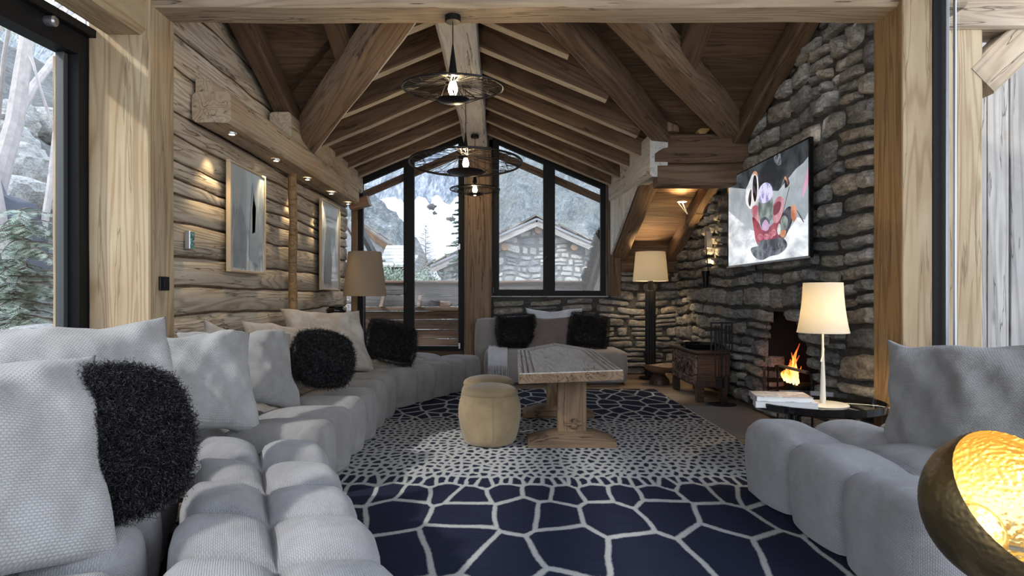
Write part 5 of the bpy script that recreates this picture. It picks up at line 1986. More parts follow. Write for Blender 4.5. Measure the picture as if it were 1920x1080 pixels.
# ================================================================ FIREPLACE
r = thing('fireplace_insert', 'sooty black metal lining of the arched fireplace opening', 'fireplace', (XR, 5.66, 0.15))
mb = MB()
x0, x1 = XR + 0.03, XR + 0.46
mb.box((x1, OY0 - 0.1, 0.1), (x1 + 0.03, OY1 + 0.1, 1.2))
mb.box((x0, OY1 - 0.005, 0.1), (x1, OY1 + 0.03, 1.2))
mb.box((x0, OY0 - 0.04, 0.1), (x1, OY0 + 0.0, 1.2))
mb.box((x0, OY0, 0.10), (x1, OY1, OZ0))
mb.box((x0, OY0, OZ1 + 0.05), (x1, OY1, OZ1 + 0.09))
mb.obj('lining', M['soot'], r, smooth=False)
mb = MB(); mb.tube([(x0 + 0.1, OY1 - 0.35, OZ1 - 0.02), (x0 + 0.1, OY1 - 0.15, OZ1 - 0.02)], 0.02, 10)
mb.obj('damper_rod', M['steel'], r)
# grate bar in front
r = thing('fire_grate', 'wrought iron grate with a thick bar before the flames', 'grate', (XR - 0.05, 5.5, 0.02))
mb = MB()
mb.tube([(XR - 0.10, 5.02, 0.50), (XR - 0.10, 5.52, 0.50)], 0.013, 10)
mb.obj('bar', M['copper'], r)
mb = MB()
mb.tube([(XR - 0.10, 5.52, 0.50), (XR - 0.10, 5.60, 0.49), (XR - 0.10, 5.63, 0.44)], 0.009, 8)
mb.tube([(XR - 0.10, 5.02, 0.50), (XR - 0.10, 4.96, 0.49), (XR - 0.10, 4.94, 0.40), (XR - 0.10, 4.94, 0.0)], 0.009, 8)
mb.tube([(XR - 0.10, 4.94, 0.02), (XR - 0.10, 5.56, 0.02), (XR - 0.10, 5.56, 0.49)], 0.009, 8)
mb.obj('support', M['iron'], r)
# burning logs and flames
r = thing('firewood', 'charred glowing logs burning in the fireplace', 'firewood', (XR + 0.2, 5.42, OZ0))
for i, (dy, dz, an) in enumerate(((0.0, 0.05, 0.2), (0.12, 0.05, -0.1), (0.05, 0.13, 0.05))):
    mb = MB()
    a = V((XR + 0.04, 5.54 + dy, OZ0 + dz)); b = V((XR + 0.32, 5.54 + dy + an * 0.4, OZ0 + dz + 0.01))
    mb.tube([a, a.lerp(b, .33), a.lerp(b, .66), b], [0.045, 0.05, 0.047, 0.043], 10)
    mb.obj('log', M['soot'] if i != 1 else M['ember'], r)
r = thing('fire', 'orange flames burning in the fireplace', 'fire', (XR + 0.2, 5.42, OZ0 + .1))
fr = random.Random(4)
for i in range(16):
    bx, by = XR + 0.03 + fr.uniform(0, 0.10), 5.50 + fr.uniform(0, 0.30)
    hgt = (0.36 if i == 0 else (0.26 if i < 3 else fr.uniform(0.09, 0.22)))
    mb = MB()
    pts, rr = [], []
    ph = fr.uniform(0, 6)
    for k in range(10):
        t = k / 9
        pts.append((bx + 0.02 * math.sin(ph + t * 5) * t, by + 0.035 * math.sin(ph * 2 + t * 6) * t + 0.02 * t, OZ0 + 0.17 + hgt * t))
        rr.append(0.002 + (0.011 + 0.035 * hgt) * math.sin(math.pi * min(1, t * 0.92 + 0.08)) * (1 - t) ** 0.6)
    mb.tube(pts, rr, 10)
    mb.obj('flame', M['flame'], r)
point('fire_light', (XR + 0.03, 5.62, 0.55), 0.3, (1, 0.45, 0.15), 0.08)

# ================================================================ CHEST AND THINGS NEAR IT
def chest_mat():
    k = NT('carved worn chest front')
    ob = k.n('TexCoord').outputs['Object']
    v = k.n('TexVoronoi', {'feature': 'DISTANCE_TO_EDGE'}, Vector=k.vec('MULTIPLY', ob, (9, 9, 11)), Scale=1.0).outputs['Distance']
    n = k.noise(ob, 16.0, 5, 0.7)
    c = k.ramp(n, [(0.35, (0.04, 0.022, 0.016)), (0.55, (0.12, 0.07, 0.05)), (0.72, (0.38, 0.33, 0.30))])
    h = k.math('ADD', k.ramp(v, [(0.0, (0, 0, 0)), (0.09, (1, 1, 1))]), k.math('MULTIPLY', n, 0.4))
    return k.fin(c, 0.5, k.bump(h, 1.0, 0.02))


M['carved'] = chest_mat()
r = thing('wooden_chest', 'dark carved antique chest on short legs by the stone wall', 'chest', (2.22, 7.0, 0))
cx0, cx1, cy0, cy1 = 2.02, 2.36, 6.62, 7.60
mb = MB(); mb.box((cx0 + 0.012, cy0, 0.15), (cx1, cy1, 0.50), 0, 0.006)
mb.obj('chest_body', M['chest'], r)
mb = MB(); mb.box((cx0, cy0 + 0.03, 0.17), (cx0 + 0.02, cy1 - 0.03, 0.49), 0, 0.006)
for (a, b) in ((0.22, 0.24), (0.42, 0.44)):
    mb.box((cx0 - 0.008, cy0 + 0.08, a), (cx0 + 0.004, cy1 - 0.08, b), 0, 0.003)
for yy in (6.88, 7.12, 7.36):
    mb.tube([(cx0 - 0.006, yy + 0.07 * math.cos(t * math.pi / 10), 0.33 + 0.07 * math.sin(t * math.pi / 10)) for t in range(20)], 0.007, 6, closed=True)
    mb.tube([(cx0 - 0.006, yy + 0.028 * math.cos(t * math.pi / 7), 0.33 + 0.028 * math.sin(t * math.pi / 7)) for t in range(14)], 0.006, 6, closed=True)
mb.obj('carved_front', M['carved'], r)
mb = MB(); mb.box((cx0 - 0.02, cy0 - 0.02, 0.50), (cx1 + 0.0, cy1 + 0.02, 0.53), 0, 0.006)
mb.obj('lid', M['chest'], r)
for (xx, yy) in ((cx0 + 0.01, cy0), (cx0 + 0.01, cy1 - 0.09), (cx1 - 0.09, cy0), (cx1 - 0.09, cy1 - 0.09)):
    mb = MB(); mb.box((xx, yy, 0.0), (xx + 0.07, yy + 0.09, 0.16), 0, 0.006)
    mb.obj('leg', M['chest'], r)
mb = MB()
oc = lambda rr, z: [(2.17 + rr * math.cos(math.pi / 8 + i * math.pi / 4), 7.02 + rr * 1.25 * math.sin(math.pi / 8 + i * math.pi / 4), z) for i in range(8)]
lv = [oc(0.14, 0.531), oc(0.185, 0.545), oc(0.20, 0.585), oc(0.19, 0.585), oc(0.17, 0.55), oc(0.0, 0.55)]
vs = [p for l in lv for p in l]
fs = [tuple(reversed(range(8)))] + [(i * 8 + j, i * 8 + (j + 1) % 8, (i + 1) * 8 + (j + 1) % 8, (i + 1) * 8 + j) for i in range(5) for j in range(8)]
mb.add(vs, fs)
props(mb.obj('octagonal_tray', M['gloss'], smooth=False), 'black octagonal tray lying on the carved chest', 'tray')

FX, FY = 2.21, 6.42
r = thing('fireplace_tools', 'set of tall black iron fire tools on a stand by the chest', 'fire tools', (FX, FY, 0))
mb = MB(); mb.lathe([(0, 0.018), (0.14, 0.016), (0.15, 0.008), (0.15, 0), (0, 0)], (FX, FY, 0), 36); mb.obj('stand_base', M['iron'], r)
mb = MB(); mb.tube([(FX, FY, 0.01), (FX, FY, 0.84)], 0.010, 10)
for s_ in (-1, 1):
    mb.tube([(FX + s_ * 0.105, FY, 0.52), (FX + s_ * 0.105, FY, 0.83)], 0.008, 8)
mb.tube([(FX - 0.11, FY, 0.83), (FX + 0.11, FY, 0.83)], 0.007, 8)
mb.obj('stand_frame', M['iron'], r)
for k, dx in enumerate((-0.07, -0.035, 0.035, 0.07)):
    mb = MB(); mb.tube([(FX + dx, FY - 0.022, 0.28), (FX + dx, FY - 0.022, 0.62)], 0.006, 8)
    mb.tube([(FX + dx, FY - 0.022, 0.62), (FX + dx, FY - 0.022, 0.80)], 0.011, 10)
    if k == 1: mb.box((FX + dx - 0.035, FY - 0.03, 0.17), (FX + dx + 0.035, FY - 0.015, 0.29), 0, 0.004)
    if k == 2: mb.lathe([(0.008, 0.14), (0.03, 0.10), (0.034, 0.0), (0, 0)], (FX + dx, FY - 0.03, 0.18), 14)
    mb.obj(('poker', 'shovel', 'brush', 'tongs')[k], M['iron'], r)

r = thing('wooden_dish', 'low shallow wooden dish on a dark foot beside the black lamp column', 'dish', (1.96, 8.0, 0))
mb = MB()
mb.lathe([(0, 0.02), (0.09, 0.02), (0.17, 0.06), (0.205, 0.115), (0.195, 0.118), (0.16, 0.08), (0.08, 0.045), (0, 0.04)], (1.98, 8.02, 0.12), 40, fn=lambda p, a: V((p.x, p.y, p.z + 0.02 * math.sin(a * 2 + 0.6) * (p.x ** 2 + p.y ** 2) * 20)))
mb.obj('bowl', M['copper'], r)
mb = MB(); mb.lathe([(0, 0), (0.13, 0), (0.12, 0.05), (0.07, 0.12), (0.09, 0.15), (0, 0.15)], (1.98, 8.02, 0.0), 32)
mb.obj('foot', M['chest'], r)

# ================================================================ OUTSIDE
def hfield(name, x0, x1, nx, ny, fn, mat, label=None, kind='structure', cat=None):
    vs, fs = [], []
    for j in range(ny + 1):
        for i in range(nx + 1):
            vs.append(fn(x0 + (x1 - x0) * i / nx, j / ny))
    W_ = nx + 1
    for j in range(ny):
        for i in range(nx):
            a = j * W_ + i
            fs.append((a, a + 1, a + W_ + 1, a + W_))
    o = mk(name, vs, fs, mat)
    return props(o, label, cat, None, kind)


def hill_mat(name, c_dark, c_mid, c_light, sx, snowamt, trees=0.5, seed=0.0):
    k = NT(name)
    ob = k.n('TexCoord').outputs['Object']
    p = k.vec('ADD', ob, (seed, seed, seed))
    # steep slopes: streaks run down hill
    n1 = k.noise(k.vec('MULTIPLY', p, (1.0, 0.35, 0.35)), sx, 7, 0.72, 1.2)
    n2 = k.noise(k.vec('MULTIPLY', p, (2.2, 0.5, 0.6)), sx * 5, 5, 0.75, 0.5)
    n3 = k.noise(p, sx * 0.35, 4, 0.6)
    f = k.math('ADD', k.math('MULTIPLY', n1, 0.5), k.math('MULTIPLY', n2, 0.5))
    c = k.ramp(f, [(0.36, c_dark), (0.48, c_mid), (0.62, c_light)])
    sn = k.ramp(k.math('ADD', k.math('MULTIPLY', n1, 0.6), k.math('MULTIPLY', n2, 0.4)), [(snowamt, (0, 0, 0)), (snowamt + 0.04, (1, 1, 1))])
    c = k.mix(sn, c, (0.70, 0.76, 0.85))
    c = k.mix(k.math('MULTIPLY', k.ramp(n3, [(0.45, (0, 0, 0)), (0.6, (1, 1, 1))]), trees), c, k.mix(n2, (0.10, 0.12, 0.10), (0.40, 0.42, 0.36)))
    return k.fin(c, 0.95, k.bump(f, 1.0, 1.0))


def far_mtn(x, t):
    y = 112 + t * 150
    z = -6 + t * 118 + 9 * noise.fractal(V((x * 0.03, t * 3, 1.0)), 0.8, 2.2, 6) * (0.3 + t) + 5 * noise.noise(V((x * 0.12, t * 9, 4)))
    return (x * (0.8 + 0.9 * t), y + 6 * noise.noise(V((x * 0.05, t * 4, 7))), z)


hfield('mountain_terrain', -150, 150, 150, 110, far_mtn, hill_mat('steep wooded rock', (0.035, 0.045, 0.065), (0.15, 0.18, 0.22), (0.42, 0.46, 0.53), 0.13, 0.615, 0.5))

# snowfield with a jagged upper edge
edge = [(560, 350), (640, 352), (690, 380), (736, 368), (748, 374), (760, 384), (775, 376), (791, 368), (799, 372), (807, 388), (811, 368), (816, 363), (826, 373), (842, 385), (851, 376), (860, 367), (880, 372), (905, 430), (930, 500), (960, 540), (1000, 560), (1060, 560), (1140, 560)]


def ztop(px):
    for (a, b) in zip(edge, edge[1:]):
        if a[0] <= px <= b[0]:
            t = (px - a[0]) / (b[0] - a[0])
            return CAM_H + (VPY - (a[1] + (b[1] - a[1]) * t)) / FPX * 108
    return 12


def snowf(x, t):
    y = 52 + t * 56
    zt = ztop(VPX + x / 108 * FPX) + 0.5 * noise.noise(V((x * 1.1, 0, 0)))
    s = t ** 1.1
    return (x * (0.55 + 0.45 * t), y, -5 + (zt + 5) * s + 0.5 * noise.noise(V((x * 0.2, t * 5, 0))) * (1 - t))


hfield('snow_slope_terrain', -34, 18, 160, 40, snowf, M['snow'])
# snow tongues need rock showing through
for i, (px, py, s_) in enumerate(((810, 387, 0.55), (846, 410, 0.5), (815, 399, 0.3), (722, 400, 0.6))):
    y = 95
    c = P(px, py, y)
    mb = MB()
    prf = [(0.01, -1.0), (0.4, -0.9), (0.9, -0.7), (1.3, -0.25), (1.1, 0.1), (0.8, 0.45), (0.35, 0.7), (0.01, 0.8)]
    mb.lathe(prf, (0, 0, 0), 26, fn=lambda p, a: V((p.x * s_ * (1 + 0.9 * noise.noise(V((math.cos(a) * 2, i * 3.1, p.z * 3)))), p.y * s_, p.z * s_ * 0.9 + noise.fractal(V((p.x * 3, i * 5, p.z * 2)), 0.7, 2.2, 4) * 0.7 * s_)))
    o = mb.obj('rock', M['flue'] if False else M['slate'], mw=Matrix.Translation(c))
    props(o, ('grey outcrop splitting the top of the snowfield', 'grey rock on the snowfield beside the spruce', 'small rock low on the snowfield', 'grey outcrop low at the edge of the snowfield by the wooded slope')[i], 'rock')


# wooded hillside on the left and greener scrub on the right
def hillL(x, t):
    crest = [(-40, 26), (-24, 18.6), (-18.3, 15.8), (-13.3, 11.3), (-9.5, 6.0), (-7.5, 3.4), (-4, 2.2), (0, 1.6), (6, 1.4), (12, 2.5)]
    zc = crest[-1][1]
    for a, b in zip(crest, crest[1:]):
        if a[0] <= x <= b[0]: zc = a[1] + (b[1] - a[1]) * (x - a[0]) / (b[0] - a[0])
    if x < crest[0][0]: zc = 26
    return (x * (0.6 + 0.4 * t), 40 + 44 * t, -4 + (zc + 4 + 0.9 * abs(noise.noise(V((x * 2.2, 0, 3)))) + 0.5 * noise.noise(V((x * 7, 0, 3)))) * t ** 0.9)


hfield('left_hill', -60, 12, 190, 30, hillL, hill_mat('wooded slope with snow', (0.05, 0.06, 0.06), (0.17, 0.19, 0.19), (0.42, 0.45, 0.46), 0.35, 0.585, 0.35, 4.0))


def hillR(x, t):
    zc = 24 + x * 0.3 + 2 * noise.noise(V((x * 0.2, 0, 0)))
    if x < 6: zc = max(-3, zc - (6 - x) * 0.75)
    return (x * (0.5 + 0.5 * t), 36 + 56 * t, -4 + (zc + 4) * t + 1.2 * noise.noise(V((x * 0.3, t * 8, 0))))


hfield('right_hill', -5.2, 46, 110, 40, hillR, hill_mat('grey green scrub slope', (0.045, 0.055, 0.07), (0.19, 0.22, 0.235), (0.42, 0.46, 0.46), 0.9, 0.62, 0.5, 9.0))
mb = MB(); mb.add([(-60, 9.3, -1.2), (60, 9.3, -1.2), (60, 62, -4), (-60, 62, -4)], [(0, 1, 2, 3)])
props(mb.obj('ground_outside', M['pstone'], smooth=False), kind='structure')

# ---- stone house with slab roof beyond the window
HX, HY, HA, HS = 1.08, 20.0, 3.42, 0.443
r = thing('stone_house', 'pale dry-stone house with a low gable and slab roof beyond the gable window', 'house', (HX, HY + 2, -2))
rng = random.Random(21)


def ivh(v):
    hw = min(2.95, (HA - 0.10 - v) / HS)
    return [(HX - hw, HX + hw)] if hw > 0.1 else []
rects = pack_rows(ivh, -0.6, 3.3, 0.09, 0.30, 0.12, 0.58, rng)
mb = MB()
stones_mesh(mb, rects, (0, HY, 0), (1, 0, 0), (0, 0, 1), (0, -1, 0), rng, 0.05, 0.014, 6, 0.08)
o = mb.obj('stone_facing', M['pstone'], r); fix_normals(o)
mb = MB()
mb.poly([(HX - 2.97, HY, -2), (HX + 2.97, HY, -2), (HX + 2.97, HY, HA - HS * 2.97), (HX, HY, HA - 0.02), (HX - 2.97, HY, HA - HS * 2.97)], 5.0, (0, 1, 0))
o = mb.obj('house_wall', M['pmortar'], r, smooth=False); fix_normals(o)
for sg in (-1, 1):
    a = (HX, HY - 0.45, HA); b = (HX + sg * 3.25, HY - 0.45, HA - HS * 3.25)
    beam('verge_board', (a[0], a[1], a[2] - 0.09), (b[0], b[1], b[2] - 0.09), 0.05, 0.20, M['grey'], r, rough=0.003, ch=0.005)
    beam('verge_trim', (a[0], a[1] - 0.04, a[2] + 0.03), (b[0], b[1] - 0.04, b[2] + 0.03), 0.04, 0.07, M['zinc'], r, rough=0.002, ch=0.004)
    mb = MB()
    ln = math.hypot(3.3, 3.3 * HS)
    ud = V((sg, 0, -HS)).normalized(); nd = V((sg * HS, 0, 1)).normalized()
    rr = pack_rows(lambda v: [(0, ln)], -0.52, 4.8, 0.25, 0.45, 0.3, 0.6, rng)
    # slabs lap like shingles
    for (u0, u1, v0, v1) in rr:
        t_ = rng.uniform(0.03, 0.06)
        lift = rng.uniform(0.0, 0.035)
        P0 = V((HX, HY, HA + 0.06))
        c8 = []
        for (uu, vv, ww) in ((u0 - .04, v0, 0.05 + lift), (u1 + .06, v0, 0.0 + lift), (u1 + .06, v1 + .02, 0.0 + lift), (u0 - .04, v1 + .02, 0.05 + lift)):
            c8.append(P0 + ud * (uu + rng.uniform(-.03, .03)) + V((0, vv + rng.uniform(-.04, .04), 0)) + nd * ww)
        c8 += [p + nd * t_ for p in c8]
        mb.add(c8, [(0, 3, 2, 1), (4, 5, 6, 7), (0, 1, 5, 4), (1, 2, 6, 5), (2, 3, 7, 6), (3, 0, 4, 7)], rng.random())
    o = mb.obj('slab_roof', M['slate'], r, smooth=False); fix_normals(o)
for (px, py) in ((946, 463), (1009, 431), (1077, 463)):
    c = P(px, py, HY - 0.35)
    mb = MB(); mb.tube([(c.x, HY - 0.36, c.z), (c.x, HY + 0.05, c.z)], 0.105, 16)
    mb.obj('purlin_end', M['purlin'], r)
mb = MB()
e = P(816, 503, HY - 0.4)
mb.tube([e, e + V((0, 3, 0))], 0.06, 10)
mb.obj('gutter', M['zinc'], r)
mb = MB(); mb.tube([e + V((0.02, 0.3, -0.02)), e + V((0.10, 0.35, -0.20)), e + V((0.24, 0.38, -0.28)), e + V((0.26, 0.38, -3))], 0.04, 10)
mb.obj('downpipe', M['zinc'], r)

# ---- neighbour's roof low on the left and small roof behind
r = thing('neighbour_house', 'snowy slab-roofed stone house on the slope beyond the balcony', 'house', (-7, 30, -2))
rng = random.Random(8)
mb = MB()
A = P(664, 412, 28); B_ = P(740, 470, 28)
ud = (B_ - A).normalized(); ln = (B_ - A).length
for j in range(9):
    u = 0
    while u < ln:
        wd = rng.uniform(0.3, 0.6)
        c = A + ud * u + V((0, j * 0.45, 0.0))
        vs = [c, c + ud * wd, c + ud * wd + V((0, .48, 0)), c + V((0, .48, 0))]
        lf = rng.uniform(0, .06)
        vs = [p + V((0, 0, lf)) for p in vs] + [p + V((0, 0, lf + 0.08)) for p in vs]
        mb.add(vs, [(0, 3, 2, 1), (4, 5, 6, 7), (0, 1, 5, 4), (1, 2, 6, 5), (2, 3, 7, 6), (3, 0, 4, 7)], rng.random()); u += wd
o = mb.obj('slab_roof', M['slate'], r, smooth=False); fix_normals(o)
beam('verge_board', A + V((0, -.05, -.12)), B_ + V((0, -.05, -.12)), 0.06, 0.22, M['brown'], r, rough=0.004, ch=0.006)
mb = MB(); mb.poly([(A.x - 2, 28.1, -2), (B_.x, 28.1, -2), (B_.x, 28.1, B_.z - .15), (A.x, 28.1, A.z - .15), (A.x - 2, 28.1, A.z - 1)], 4, (0, 1, 0))
o = mb.obj('house_wall', M['pstone'], r, smooth=False); fix_normals(o)
r = thing('slab_shed', 'low shed with a roof of snowy stone slabs beside the glazed door mullion', 'shed', (-5.5, 24, -2))
A = P(722, 462, 24); D_ = P(768, 462, 24)
mb = MB()
for j in range(6):
    x = A.x
    while x < D_.x:
        wd = rng.uniform(0.25, 0.5)
        z0 = A.z - j * 0.14
        yb = 24 - j * 0.28
        vs = [(x, yb, z0 - .14), (x + wd, yb, z0 - .14), (x + wd, yb + .35, z0), (x, yb + .35, z0)]
        vs += [(p[0], p[1], p[2] + .07) for p in vs]
        mb.add(vs, [(0, 3, 2, 1), (4, 5, 6, 7), (0, 1, 5, 4), (1, 2, 6, 5), (2, 3, 7, 6), (3, 0, 4, 7)], rng.random()); x += wd
o = mb.obj('slab_roof', M['pstone'], r, smooth=False); fix_normals(o)
mb = MB(); mb.box((A.x, 22.9, -2), (D_.x, 24, A.z - 0.8)); mb.obj('house_wall', M['pmortar'], r, smooth=False)

# ---- our own eaves outside the right of the gable window
r = thing('slate_eaves', 'stack of dark roof slates over a sloping board just outside the gable window', 'roof edge', (1.6, 10, 1.5), kind='structure')
mb = MB()
rng = random.Random(2)
for k in range(30):
    yy = 9.25 + k * 0.085
    zz = 2.08 - 0.42 * (yy - 9.2)
    for q in range(3):
        x0 = 1.40 + rng.uniform(-.04, .03) + q * 0.45
        mb.add([(x0, yy, zz), (x0 + .48, yy, zz), (x0 + .48, yy + .22, zz + .0), (x0, yy + .22, zz + .0), (x0, yy, zz + .04), (x0 + .48, yy, zz + .04), (x0 + .48, yy + .22, zz + .04), (x0, yy + .22, zz + .04)],
               [(0, 3, 2, 1), (4, 5, 6, 7), (0, 1, 5, 4), (1, 2, 6, 5), (2, 3, 7, 6), (3, 0, 4, 7)], rng.random() * 0.25)
o = mb.obj('slate', M['slate'], r, smooth=False)
beam('eaves_board', (1.50, 9.22, 1.97), (1.50, 11.8, 0.89), 0.04, 0.18, M['brown'], r, rough=0.002, ch=0.004)
beam('eaves_board', (1.62, 9.22, 1.85), (1.62, 11.8, 0.77), 0.16, 0.10, M['grey'], r, rough=0.002, ch=0.004)
r = thing('slate_verge', 'dark slates and a pole over a sloping roof edge outside the glazed door', 'roof edge', (-2.3, 10, 1.5), kind='structure')
a, b = P(668, 415, 10.5), P(702, 480, 10.5)
beam('verge_board', a, b, 0.5, 0.07, M['iron'], r, rough=0.012, ch=0.01)
beam('pole', a + V((-.12, -.2, -.1)), b + V((-.1, -.2, -.05)), 0.03, 0.03, M['deckw'], r, rough=0.002, ch=0.004)

M['dkgrey'] = wood('dark weathered grey boards', (0.22, 0.21, 0.21), (0.16, 0.15, 0.145), (0.08, 0.07, 0.065), 1.0, 0.5, 0.8)
# ---- balcony with boarded parapet
r = thing('balcony', 'weathered board parapet of the balcony beyond the glazed door', 'balcony', (-1, 10.5, 0), kind='structure')
for nm, z0, z1, yy, m_ in (('parapet_board', 1.12, 1.31, 11.2, M['dkgrey']), ('parapet_board', 0.93, 1.115, 11.2, M['dkgrey']), ('parapet_board', 0.70, 0.84, 11.05, M['deckw']), ('parapet_board', 0.52, 0.69, 11.18, M['deckw']), ('parapet_board', 0.36, 0.515, 11.2, M['deckw']), ('parapet_board', 0.20, 0.355, 11.2, M['deckw'])):
    beam(nm, (-2.9, yy, (z0 + z1) / 2), (1.4, yy, (z0 + z1) / 2), 0.06, z1 - z0, m_, r, rough=0.008, ch=0.01)
beam('hand_rail', (-2.9, 11.2, 1.335), (1.4, 11.2, 1.335), 0.16, 0.06, M['deckw'], r, rough=0.012, ch=0.02)
beam('ledge', (-2.9, 10.92, 0.88), (1.4, 10.92, 0.88), 0.22, 0.07, M['deckw'], r, rough=0.006, ch=0.01)
for x in (-2.05, -1.42, -0.30):
    mb = MB(); mb.poly([(x, 11.0, 0.92), (x, 10.72, 0.92), (x, 11.0, 1.12)], 0.05, (1, 0, 0)); o = mb.obj('brace', M['deckw'], r, smooth=False); fix_normals(o)
mb = MB()
for i in range(9): mb.box((-2.9, 9.3 + i * .21, 0.20), (1.4, 9.3 + i * .21 + .2, 0.235), R.random())
mb.obj('deck_board', M['deckw'], r, smooth=False)
mb = MB(); mb.box((-1.04, 10.84, 0.915), (-0.87, 10.96, 1.01), 0, 0.008)
props(mb.obj('wooden_block', M['copper']), 'small reddish wooden block on the balcony ledge', 'block')
mb = MB()
for i in range(6):
    mb.box((-2.75, 9.6, 0.30 + i * 0.14), (-2.28 + R.uniform(-.03, .03), 10.4, 0.30 + i * 0.14 + 0.125), R.random(), 0.02)
props(mb.obj('stacked_timber', M['white']), 'whitish squared timbers stacked beside the balcony door', 'timber stack')

# ---------------------------------------------------------------- trees
def limb(mb, p, d, L, r0, depth, rng, twigs, leafpts, spread=0.5, n=6, gravity=0.0):
    pts = [p.copy()]; rr = [r0]
    q = p.copy(); dd = d.copy()
    K = 5
    for k in range(K):
        dd = (dd + V((rng.uniform(-1, 1), rng.uniform(-1, 1), rng.uniform(-1, 1))) * 0.16 + V((0, 0, gravity))).normalized()
        q = q + dd * (L / K)
        pts.append(q.copy()); rr.append(r0 * (1 - 0.65 * (k + 1) / K))
        if depth > 0 and k > 0 and rng.random() < 0.85:
            nd = (dd + V((rng.uniform(-1, 1), rng.uniform(-1, 1), rng.uniform(-0.6, 1))) * spread * 1.4).normalized()
            limb(mb, q, nd, L * rng.uniform(0.45, 0.7), rr[-1] * 0.6, depth - 1, rng, twigs, leafpts, spread, max(4, n - 1), gravity)
        if depth <= 1: leafpts.append(q.copy())
    mb.tube(pts, rr, n)


def leaf_mesh(pts, rng, size, count, jit):
    vs, fs = [], []
    for _ in range(count):
        c = rng.choice(pts) + V((rng.gauss(0, 1), rng.gauss(0, 1), rng.gauss(0, 1))) * jit
        a = V((rng.uniform(-1, 1), rng.uniform(-1, 1), rng.uniform(-1, 1))).normalized()
        b = a.orthogonal().normalized() * rng.uniform(.4, .6)
        s_ = size * rng.uniform(0.6, 1.3)
        k = len(vs)
        vs += [c - a * s_, c + b * s_, c + a * s_, c - b * s_]
        fs.append((k, k + 1, k + 2, k + 3))
    return vs, fs


def foliage_mat(name, c1, c2, c3):
    k = NT(name)
    ob = k.n('TexCoord').outputs['Object']
    n = k.noise(ob, 3.0, 3)
    n2 = k.n('TexWhiteNoise', Vector=k.vec('MULTIPLY', ob, (8, 8, 8))).outputs[0]
    c = k.mix(k.ramp(n, [(0.35, (0,) * 3), (0.65, (1,) * 3)]), c1, c2)
    c = k.mix(k.math('MULTIPLY', n2, 0.35), c, c3)
    k.b.inputs['Subsurface Weight'].default_value = 0
    return k.fin(c, 0.7)


M['leafy'] = foliage_mat('fresh yellow green leaves', (0.42, 0.48, 0.22), (0.55, 0.58, 0.36), (0.65, 0.66, 0.5))
M['yew'] = foliage_mat('soft grey green needles', (0.34, 0.44, 0.36), (0.55, 0.64, 0.56), (0.72, 0.78, 0.70))
M['spruce'] = foliage_mat('dark spruce needles', (0.035, 0.065, 0.055), (0.08, 0.13, 0.11), (0.2, 0.26, 0.24))
M['scrub'] = foliage_mat('winter shrub leaves', (0.12, 0.17, 0.11), (0.25, 0.31, 0.23), (0.4, 0.45, 0.38))


def bare_tree(label, base, h, lean_, r0, seed, depth=3, leaves=0, mat=None, sp=0.55):
    rng = random.Random(seed)
    r = thing('bare_tree', label, 'tree', base, None)
    mb = MB(); lp_ = []
    limb(mb, V(base), (V((0, 0, 1)) + V(lean_)).normalized(), h, r0, depth, rng, [], lp_, sp, 9)
    mb.obj('trunk', mat or M['bark'], r)
    if leaves:
        vs, fs = leaf_mesh(lp_, rng, 0.022, leaves, 0.12)
        o = mk('leaves', vs, fs, M['leafy'], r)
        o['kind'] = 'stuff'
    return r


def conifer(name, label, base, h, rad, seed, mat, bare=False, dens=1.0, trunk=M['twig']):
    rng = random.Random(seed)
    r = thing(name, label, 'tree', base)
    base = V(base)
    mb = MB(); mb.tube([base, base + V((0, 0, h * .5)), base + V((0, 0, h))], [h * .014, h * .009, h * .002], 8)
    vs, fs = [], []
    n = int(70 * dens)
    for i in range(n):
        t = 0.12 + 0.88 * i / n
        z = h * t
        L = rad * (1 - t) ** 0.8 * rng.uniform(0.7, 1.15) + 0.03 * rad
        a = i * 2.4 + rng.uniform(-.4, .4)
        d = V((math.cos(a), math.sin(a), 0.12 if bare else -0.12))
        p0 = base + V((0, 0, z)); p1 = p0 + d * L + V((0, 0, -0.05 * L if not bare else 0.1 * L))
        mb.tube([p0, p0.lerp(p1, .5) + V((0, 0, 0.04 * L)), p1], [h * .0042 if bare else h * .0022, h * .003 if bare else h * .0015, h * .0012], 4)
        side = V((-d.y, d.x, 0))
        m = int(8 if bare else 14)
        for k in range(m):
            u = (k + 1) / m
            c = p0.lerp(p1, u)
            w_ = L * 0.34 * (1.05 - u) + 0.02 * rad
            for sg in (-1, 1):
                e = c + side * sg * w_ + d * w_ * 0.5 + V((0, 0, -0.25 * w_ if not bare else rng.uniform(-.3, .3) * w_))
                if bare:
                    mb.tube([c, e], [h * .0020, h * .0010], 3, cap=False)
                else:
                    for s_ in range(4):
                        q = c.lerp(e, (s_ + .5) / 4) + V((rng.uniform(-1, 1), rng.uniform(-1, 1), rng.uniform(-1, 1))) * w_ * .12
                        l_ = max(h * 0.012, w_ * .42)
                        dd = (d * rng.uniform(.3, 1) + side * sg * rng.uniform(.2, 1) + V((0, 0, rng.uniform(-.5, .3)))).normalized()
                        o_ = dd.orthogonal().normalized() * l_ * .34
                        kk = len(vs)
                        vs += [q - dd * l_ * .5, q + o_, q + dd * l_, q - o_]
                        fs.append((kk, kk + 1, kk + 2, kk + 3))
    mb.obj('trunk', trunk, r)
    if fs:
        o = mk('needles', vs, fs, mat, r); o['kind'] = 'stuff'
    return r


